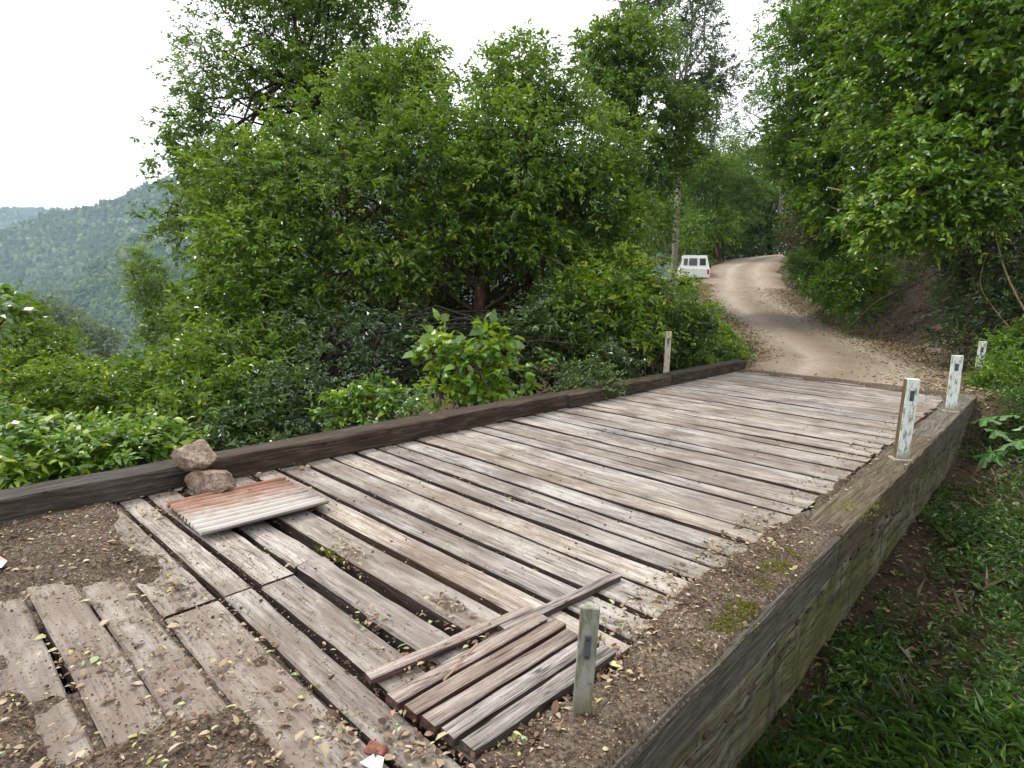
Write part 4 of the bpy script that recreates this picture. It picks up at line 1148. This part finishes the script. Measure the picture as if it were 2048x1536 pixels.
plant('layered_tree', 'fresh green layered tree filling the gap left of the road bend', 'tree', b, LB((1425, 400, 47, 1.7), (1460, 350, 47, 1.6), (1400, 340, 47, 1.7), (1440, 450, 47, 1.5), (1480, 420, 48, 1.5), (1395, 460, 46, 1.4), (1500, 380, 48, 1.3)), 2600, 10, .7, .20, L_BRIGHT, B_BROWN, None, .16, 10, gapn=.1, tint_add=-.06)
b = at(1500, 500, 66)
plant('roadside_shrub', 'low dark shrub across the top of the road bend', 'shrub', b, LB((1480, 496, 66, 1.8), (1440, 500, 62, 1.4), (1520, 497, 68, 1.9), (1565, 495, 66, 2.2), (1400, 505, 60, 1.4)), 1500, 9, .5, .2, L_DARK, B_BROWN, None, .1, 4)
# thin foliage against the sky right of gap
b = at(1560, 420, 46)
plant('feathery_tree', 'sparse feathery tree crown against the white sky in the gap above the road', 'tree', b, LB((1550, 90, 44, 1.8), (1530, 150, 44, 1.4), (1500, 210, 44, 1.3), (1560, 200, 44, 2.2), (1580, 20, 44, 1.8), (1450, 240, 44, 1.2), (1560, 270, 44, 2)), 900, 11, .7, .2, L_DARK, B_PALE, [b, at(1575, 200, 45)], .16, 14, wr=.34, gapn=.4)

# 5 bank vegetation to the right
b = at(1700, 430, 19); b[2] -= 1.0
plant('bank_tree', 'bright leafed tree leaning over the road from the right bank, middle distance', 'tree', b,
      LB((1640, 120, 20, 2.0), (1700, 230, 19, 2.0), (1620, 260, 20, 1.6), (1610, 320, 21, 1.25), (1690, 340, 18.5, 1.5), (1760, 80, 18, 2.2), (1720, -20, 20, 2.0), (1780, -60, 18, 2.2), (1655, 400, 20, 1.15), (1690, 410, 18.5, 1.0), (1640, 60, 20, 1.3)),
      5200, 12, .5, .17, L_BRIGHT, B_BROWN, None, .18, 26, wr=.42, gapn=.08)
b = at(1900, 480, 14.5); b[2] -= .6
plant('bank_tree', 'large leafed glossy tree filling the upper right corner above the bank', 'tree', b,
      LB((1860, 120, 14, 1.9), (1960, 60, 13.5, 1.9), (1840, 280, 14, 1.4), (1930, 250, 13.5, 1.3), (2040, 160, 13, 1.7), (1780, 220, 15, 1.3), (1860, -60, 14, 2), (2000, -80, 13.5, 2), (2060, 330, 13, 1.2), (1790, 350, 15, 1.0), (1980, 320, 13.5, 1.0)),
      3800, 12, .48, .17, L_BRIGHT, B_BROWN, None, .14, 26, wr=.42, gapn=.12, quad6=True, tint_add=-.02)
b = at(1860, 470, 13); b[2] -= .3
plant('bank_shrub', 'large leafed shrub with hanging sprays over the bare bank', 'shrub', b,
      LB((1870, 370, 12.5, .8), (1800, 430, 13, .75), (1900, 440, 12.5, .6), (1960, 390, 12.3, .6), (1760, 440, 13.5, .6), (1850, 320, 12.8, .7)), 1100, 12, .4, .17, L_BRIGHT, B_TAN, None, .06, 12, wr=.42, gapn=.2, quad6=True)
b = at(1640, 560, 23)
plant('bank_shrub', 'brownish dry vine thicket on the right bank above the road', 'shrub', b, LB((1650, 470, 23, 1.2), (1680, 480, 21, 1.2), (1620, 465, 25, 1.0), (1650, 400, 22, 1.1), (1680, 440, 20, .9)), 1500, 10, .5, .11, L_BROWN, B_TAN, None, .07, 26, wr=.35, twigtubes=40)
b = at(1600, 590, 24)
plant('bank_shrub', 'low green shrub touching the right edge of the dirt road', 'shrub', b, LB((1680, 575, 20, .65), (1655, 560, 22, .65), (1625, 520, 25, .8), (1690, 560, 18.5, .8), (1650, 530, 20, .9), (1715, 610, 18, .4), (1665, 605, 20, .35), (1730, 550, 18, .6)), 1900, 11, .4, .14, L_BRIGHT, B_BROWN, None, .06, 8, tint_add=-.03)
b = at(1960, 620, 13)
plant('bank_shrub', 'tangled dark undergrowth with bare stems at the right picture edge', 'shrub', b, LB((1960, 560, 13.5, 1.0), (2040, 520, 13, 1.1), (1940, 590, 13.8, .5), (2030, 640, 12.5, .9), (1950, 650, 13, .7), (1920, 500, 14.0, .6), (1990, 460, 13.5, .9)), 1500, 11, .4, .11, L_DARK, B_TAN, None, .06, 36, wr=.4, gapn=.35, twigtubes=60, limb_r=.028)
b = at(1960, 780, 11)
plant('roadside_shrub', 'bright green shrub behind the far right marker posts', 'shrub', b, LB((1972, 765, 10.6, .24), (2025, 740, 10.8, .38), (2050, 790, 10.2, .5), (1985, 790, 10.6, .35), (2040, 700, 11.5, .5), (1925, 780, 12, .25), (1925, 745, 12.8, .2)), 1500, 11, .22, .075, L_BRIGHT, B_BROWN, None, .03, 8, wr=.4)
# roots and fallen branch on the bank
def stem(name, pts, r0, mat, label, cat):
    base = np.array(pts[0]); mb = MB(); P = smooth_line(np.array([np.array(p) - base for p in pts]), 5)
    mb.tube(P, [r0 * (1 - .7 * i / (len(P) - 1)) for i in range(len(P))], 7)
    o = mb.build(name, mat, None, True, tuple(base)); tag(o, label, cat); return o
stem('hanging_branch', [at(1700, 655, 16.5), at(1760, 600, 16), at(1840, 565, 15), at(1900, 530, 14.5)], .035, B_BROWN, 'brown root slanting up over the bare soil bank', 'branch')
stem('hanging_branch', [at(2060, 640, 11.5), at(2010, 540, 12), at(1985, 420, 12.4), at(2000, 300, 12.6), at(2060, 240, 12.6)], .022, B_TAN, 'bare curved vine stem hanging at the right edge', 'branch')
stem('hanging_branch', [at(2060, 700, 11.5), at(1990, 620, 12), at(1960, 560, 12.4), at(1990, 470, 12.6)], .016, B_TAN, 'thin bare stem crossing the undergrowth below the curved vine', 'branch')
stem('hanging_branch', [at(1655, 375, 17.5), at(1690, 380, 17), at(1715, 360, 16.6), at(1730, 340, 16.4)], .03, B_PALE, 'short pale broken branch sticking out of the bank foliage', 'branch')
stem('hanging_branch', [at(1720, 330, 15), at(1800, 250, 14.6), at(1880, 190, 14)], .035, B_TAN, 'thin brown branch inside the upper right foliage', 'branch')
# big lobed leaf plant below the right kerb
def lobed_leaf(L, n_l=5):
    V = [(0, 0, 0)]; pts = []
    for k in range(41):
        a = -2.5 + 5.0 * k / 40
        r = L * (.42 + .62 * abs(((a * 1.0 / 1.25 + .5) % 1.0) - .5) ** 0 * (1 - abs((((a / 1.25) + .5) % 1.0) - .5) * 2) ** 1.5) * (1 - .15 * abs(a)) * (1 + .05 * math.sin(k * 2.9))
        pts.append((r * math.sin(a), r * math.cos(a) + L * .12, -.22 * r * abs(math.sin(a)) - .12 * r * r / L + .02 * math.cos(k * 1.9)))
    V += pts; F = [(0, i, i + 1) for i in range(1, len(pts))]
    return V, F
def big_plant():
    base = at(2010, 985, 8.6)
    t = empty('broad_leaf_plant', base)
    tag(t, 'plant with huge lobed pale veined leaves below the far end of the right kerb', 'plant')
    specs = [((1985, 905, 8.2), .30, 2.6, .7), ((2040, 880, 8.0), .30, 2.0, .5), ((1975, 835, 8.9), .26, 2.9, .3), ((2030, 830, 8.6), .30, 1.2, .25), ((2070, 850, 8.2), .3, .5, .2), ((1955, 880, 9.0), .20, 3.4, .5), ((2060, 935, 7.8), .28, 3.5, .7), ((1990, 860, 8.6), .24, 4.2, .35), ((2045, 800, 9), .26, 5, .3)]
    Mx = Mat('broad_leaf_green', .4, .5)
    v = Mx.noise(Mx.coord('Object'), 14, 4, .6)
    Mx.col(Mx.ramp(v, [(.35, (.045, .12, .025)), (.6, (.085, .20, .04)), (.8, (.18, .28, .09))]))
    for k, (p, L, az, tilt) in enumerate(specs):
        q = at(*p); V, F = lobed_leaf(L)
        me = py_mesh('leaf', V, F)
        o = link('leaf', me, Mx.m, t, Vector(q) - Vector(base)); o.rotation_euler = (-tilt, .2 * math.sin(k), az)
        mb = MB(); mb.tube([np.zeros(3), (q - base) * np.array([.6, .6, .4]), q - base], [.014, .011, .007], 6, False); mb.build('stalk', L_BRIGHT, t, True)
big_plant()
# 6 vegetation left of the bridge
b = at(110, 900, 11); b[2] -= 2.5
plant('slope_shrub', 'dense leafy shrub filling the left picture edge under the hills', 'shrub', b,
      LB((10, 700, 10, .9), (90, 780, 9.5, .8), (30, 820, 8.5, .9), (180, 830, 9.5, .9), (120, 860, 8.5, .7), (240, 830, 10.5, .7), (160, 790, 11.5, .7), (-60, 760, 9, 1), (60, 720, 11.5, .7)),
      2800, 13, .36, .105, L_MAIN, B_BROWN, None, .07, 14, gapn=.1)
b = at(330, 880, 10); b[2] -= 2
plant('slope_shrub', 'sunlit green shrub sloping down left of the spreading tree', 'shrub', b,
      LB((300, 790, 11, .9), (410, 760, 11, .75), (330, 830, 9.5, .9), (440, 780, 9.5, .9), (230, 880, 9, .7), (400, 860, 8.5, .6), (500, 720, 10, .9), (520, 820, 8.8, .7), (260, 810, 12.5, .8), (430, 700, 12, .55), (200, 840, 11, .7)),
      3400, 13, .36, .105, L_MAIN, B_BROWN, None, .07, 14, gapn=.05, tint_add=.02)
b = at(640, 840, 9); b[2] -= 1
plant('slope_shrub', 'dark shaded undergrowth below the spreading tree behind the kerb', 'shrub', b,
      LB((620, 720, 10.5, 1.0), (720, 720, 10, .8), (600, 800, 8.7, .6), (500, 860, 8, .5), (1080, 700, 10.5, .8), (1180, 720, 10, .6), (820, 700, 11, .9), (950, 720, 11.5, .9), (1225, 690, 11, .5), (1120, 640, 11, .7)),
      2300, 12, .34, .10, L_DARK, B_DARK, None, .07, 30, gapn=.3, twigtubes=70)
b = at(1330, 730, 10.5); b[2] -= .6
plant('roadside_shrub', 'dark leafed bush round the left marker post at the far kerb end', 'shrub', b,
      LB((1285, 690, 12.0, .5), (1365, 680, 12.6, .45), (1235, 735, 10.4, .32), (1285, 640, 12, .5), (1180, 770, 8.9, .35), (1385, 650, 12.8, .35), (1360, 690, 12.4, .35)), 1700, 12, .26, .085, L_DARK, B_BROWN, None, .04, 8, tint_add=.06)
b = at(1430, 680, 13.5)
plant('roadside_shrub', 'low light green weeds between the kerb end and the road', 'weeds', b,
      LB((1420, 690, 13.2, .35), (1400, 650, 14.2, .35), (1440, 665, 14.4, .28), (1420, 625, 16, .3), (1470, 712, 13.0, .26), (1380, 710, 12.3, .3), (1440, 730, 12.3, .16), (1400, 720, 12.3, .22), (1480, 690, 14, .12)), 750, 10, .2, .08, L_YELLOW, B_BROWN, None, .02, 4, tint_add=-.1)
b = at(130, 960, 5.6); b[2] -= .6
plant('kerb_side_plant', 'bright light green leafy plants crowding over the near left kerb', 'plant', b,
      LB((40, 950, 5.6, .32), (130, 930, 5.8, .3), (210, 920, 6.0, .3), (270, 900, 6.3, .25), (-20, 900, 5.8, .4), (90, 900, 6.3, .3), (330, 890, 6.6, .2), (180, 890, 6.6, .25)), 900, 9, .24, .115, L_BRIGHT, B_BROWN, None, .02, 6, wr=.36, tint_add=.14, quad6=True)
b = at(-140, 680, 4.6); b[2] -= 1.0
plant('leafy_sprig', 'single leafy sprig poking in at the left picture edge', 'plant', b, LB((-30, 610, 4.6, .16), (-15, 650, 4.6, .12)), 26, 8, .14, .11, L_BRIGHT, B_BROWN, None, .015, 3, wr=.4, quad6=True)
b = at(930, 820, 8.2); b[2] -= .5
plant('young_sapling', 'bright yellow green sapling standing just behind the left kerb', 'sapling', b,
      LB((900, 680, 8.2, .26), (960, 690, 8.2, .26), (870, 700, 8.2, .22), (930, 740, 8.2, .32), (1010, 750, 8.3, .3), (900, 780, 8.1, .25), (1050, 740, 8.3, .18), (980, 790, 8.1, .25)),
      150, 7, .28, .14, L_YELLOW, B_TAN, [b, at(935, 760, 8.2), at(925, 700, 8.2)], .016, 16, wr=.55, quad6=True, limb_r=.008)
b = at(740, 860, 7.6); b[2] -= .4
plant('young_sapling', 'small blue green seedling left of the yellow green sapling behind the kerb', 'sapling', b,
      LB((700, 810, 7.6, .2), (760, 790, 7.7, .22), (670, 830, 7.5, .16), (800, 810, 7.7, .2), (740, 840, 7.5, .18)), 230, 8, .2, .09, L_BRIGHT, B_TAN, None, .012, 8, wr=.45, quad6=True)
b = at(310, 720, 32); b[2] -= 3
plant('vine_draped_tree', 'small vine draped tree standing alone against the hazy mountain', 'tree', b,
      LB((285, 530, 31, .7), (295, 570, 31, 1.0), (320, 560, 31, .8), (310, 610, 31, 1.0), (350, 620, 31, 1.2), (390, 640, 30, 1.3), (330, 660, 31, 1.1), (278, 505, 31, .35)), 1700, 10, .5, .16, L_MAIN, B_BROWN, None, .16, 10, tint_add=.0)
for i, (px, py, d, R_) in enumerate([(80, 600, 95, 5), (130, 625, 95, 4), (40, 640, 85, 5), (190, 660, 90, 4), (120, 690, 80, 4.5)]):
    b = at(px, py + 80, d); b[2] -= 6
    plant('valley_tree', ['tall pale crowned eucalypt highest of the trees in the valley at left', 'pale eucalypt just right of the tallest valley tree', 'pale green valley tree nearest the left picture edge', 'small valley tree farthest right above the shrubs', 'low valley tree just above the left shrubs'][i], 'tree', b,
          LB((px, py, d, R_ * .5), (px - 25, py + 15, d, R_ * .45), (px + 25, py + 20, d, R_ * .45), (px, py + 50, d, R_ * .6), (px + 30, py + 60, d, R_ * .4)), 420, 9, 1.2, .40, L_PALE, B_PALE, None, .25, 8, group='pale trees in the valley', gapn=.25)

# ------------------------------------------------------------------ ground cover right of the bridge
def ground_cover():
    n = 60000
    x = rng.uniform(-1.4, 2.6, n); y = rng.uniform(2.6, 13.2, n)
    bare = fbm(x * .9, y * .9, 31)
    k = (bare + .25 * rng.normal(size=n) > .05 - .45 * sstep(-.7, .3, x)) & (x > -.80 + .30 * fnoise(y * 1.3, y * 0, 4) + .15 * rng.normal(size=n) - .3 * sstep(5, 3.2, y))
    x, y = x[k], y[k]; z = ground_z(x, y)
    n = len(x)
    K = 3
    P = np.repeat(np.stack([x, y, z], 1), K, 0); m = len(P)
    hgt = .05 + .20 * np.clip(fbm(P[:, 0] * 1.6, P[:, 1] * 1.6, 71) + .35, 0, 1)
    P[:, 2] += rng.random(m) * hgt; P[:, :2] += rng.normal(size=(m, 2)) * .03
    an = rng.uniform(0, 6.28, m) ; D = np.stack([np.cos(an), np.sin(an), rng.uniform(-.2, 1.3, m)], 1)
    big = sstep(6.5, 4.0, P[:, 1] + 1.2 * fbm(P[:, 0], P[:, 1], 77))
    L = rng.uniform(.025, .080, m) * (1 + 1.5 * big * rng.random(m))
    T = .34 + .24 * rng.normal(size=m) + .25 * fbm(P[:, 0] * 2, P[:, 1] * 2, 6)
    o = link('ground_cover', leaf_mesh('ground_cover', P, D, L, L * (.42 - .26 * big), np.clip(T, 0, 1), fold=.06, droop=.32), L_GRASS)
    tag(o, 'dense low grass like plants covering the slope right of the bridge', 'ground cover', kind='stuff')
    n = 1000
    x = rng.uniform(-.8, 2.2, n); y = rng.uniform(2.8, 11, n); z = ground_z(x, y)
    an = rng.uniform(0, 6.28, n); L = rng.uniform(.12, .34, n)
    o = link('dry_stalks', leaf_mesh('dry_stalks', np.stack([x, y, z], 1), np.stack([np.cos(an), np.sin(an), rng.uniform(.2, 2, n)], 1), L, .006, rng.random(n), droop=.3, fold=0.0), L_BROWN)
    tag(o, 'dry stalks among the low plants right of the bridge', 'dry grass', kind='stuff')
    # clods on the bare bank
    n = 1400
    s_ = rng.uniform(13.5, 22, n); x = np.interp(s_, CLS[:, 1], CLS[:, 0]) + rng.uniform(2.3, 5.2, n) * 1.1
    R_ = rng.uniform(.02, .09, n) ; z = ground_z(x, s_)
    V = np.stack([x, s_, z], 1)[:, None, :] + ICO_V[None] * R_[:, None, None] * (1 + .3 * rng.normal(size=(n, len(ICO_V)))[:, :, None].clip(-1, 1))
    F = (ICO_F[None] + (np.arange(n) * len(ICO_V))[:, None, None]).reshape(-1, 3)
    tag(link('soil_clods', np_mesh('soil_clods', V.reshape(-1, 3), F), M_BANK), 'crumbly soil clods on the bare bank right of the road', 'soil', kind='stuff')
    n = 6000
    x = rng.uniform(-1.4, 2.2, n); y = rng.uniform(2.6, 13, n); z = ground_z(x, y) + .02
    an = rng.uniform(0, 6.28, n); L = rng.uniform(.03, .09, n)
    o = link('leaf_litter', leaf_mesh('leaf_litter', np.stack([x, y, z], 1), np.stack([np.cos(an), np.sin(an), rng.normal(0, .2, n)], 1), L, L * .5, rng.random(n) * .62, up_jit=.4), L_LITTER)
    tag(o, 'dead brown leaves on the soil right of the bridge', 'leaves', kind='stuff')
    # bank weeds along the right of the road and left verge
    n = 16000
    s = rng.uniform(12.3, 45, n); xs_ = np.interp(s, CLS[:, 1], CLS[:, 0])
    off = np.where(rng.random(n) < .55, rng.uniform(2.6, 7, n), -rng.uniform(2.4, 6, n))
    x = xs_ + off * 1.1; y = s + rng.uniform(-.5, .5, n); z = ground_z(x, y)
    d, cy_, cz = locate(x, y)
    k = (np.abs(d) > 2.35) & ~((d > 0) & (cy_ > 15) & (cy_ < 21) & (d < 5.2) & (rng.random(n) < .93)) & (fbm(x * .8, y * .8, 12) > -.2)
    P = np.repeat(np.stack([x, y, z], 1)[k], 4, 0); m = len(P)
    P[:, 2] += rng.uniform(.0, .25, m); P[:, :2] += rng.normal(size=(m, 2)) * .08
    an = rng.uniform(0, 6.28, m); D = np.stack([np.cos(an), np.sin(an), rng.uniform(0, .9, m)], 1); L = rng.uniform(.07, .17, m)
    o = link('ground_cover', leaf_mesh('ground_cover', P, D, L, L * .3, np.clip(.45 + .2 * rng.normal(size=m), 0, 1), droop=.3), L_GRASS)
    tag(o, 'weeds and seedlings on both verges of the dirt road', 'ground cover', kind='stuff')
    # slope left of the bridge
    n = 30000
    x = rng.uniform(-14, -5.2, n); y = rng.uniform(-1, 14, n); z = ground_z(x, y)
    k = rng.random(n) < sstep(-14, -6, x) + .4
    P = np.repeat(np.stack([x, y, z], 1)[k], 3, 0); m = len(P)
    P[:, 2] += rng.uniform(.0, .5, m); P[:, :2] += rng.normal(size=(m, 2)) * .1
    an = rng.uniform(0, 6.28, m); D = np.stack([np.cos(an), np.sin(an), rng.uniform(0, .9, m)], 1); L = rng.uniform(.06, .14, m)
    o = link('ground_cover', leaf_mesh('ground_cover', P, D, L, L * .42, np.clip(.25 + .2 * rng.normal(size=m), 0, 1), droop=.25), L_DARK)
    tag(o, 'shaded leafy undergrowth on the slope left of the bridge', 'ground cover', kind='stuff')
ground_cover()

# ------------------------------------------------------------------ haze
HAZE = 0.00016
mb = MB(); mb.box(-6000, 6000, -6000, 6000, -185, 620)
hm = bpy.data.materials.new('haze_air'); hm.use_nodes = True
hn = hm.node_tree; hn.nodes.clear()
ho = hn.nodes.new('ShaderNodeOutputMaterial'); pv = hn.nodes.new('ShaderNodeVolumePrincipled')
pv.inputs['Density'].default_value = HAZE; pv.inputs['Color'].default_value = (.62, .80, 1.0, 1); pv.inputs['Anisotropy'].default_value = 0
hn.links.new(pv.outputs[0], ho.inputs['Volume'])
tag(mb.build('haze', hm), 'thin blue haze filling the valley air', kind='stuff')
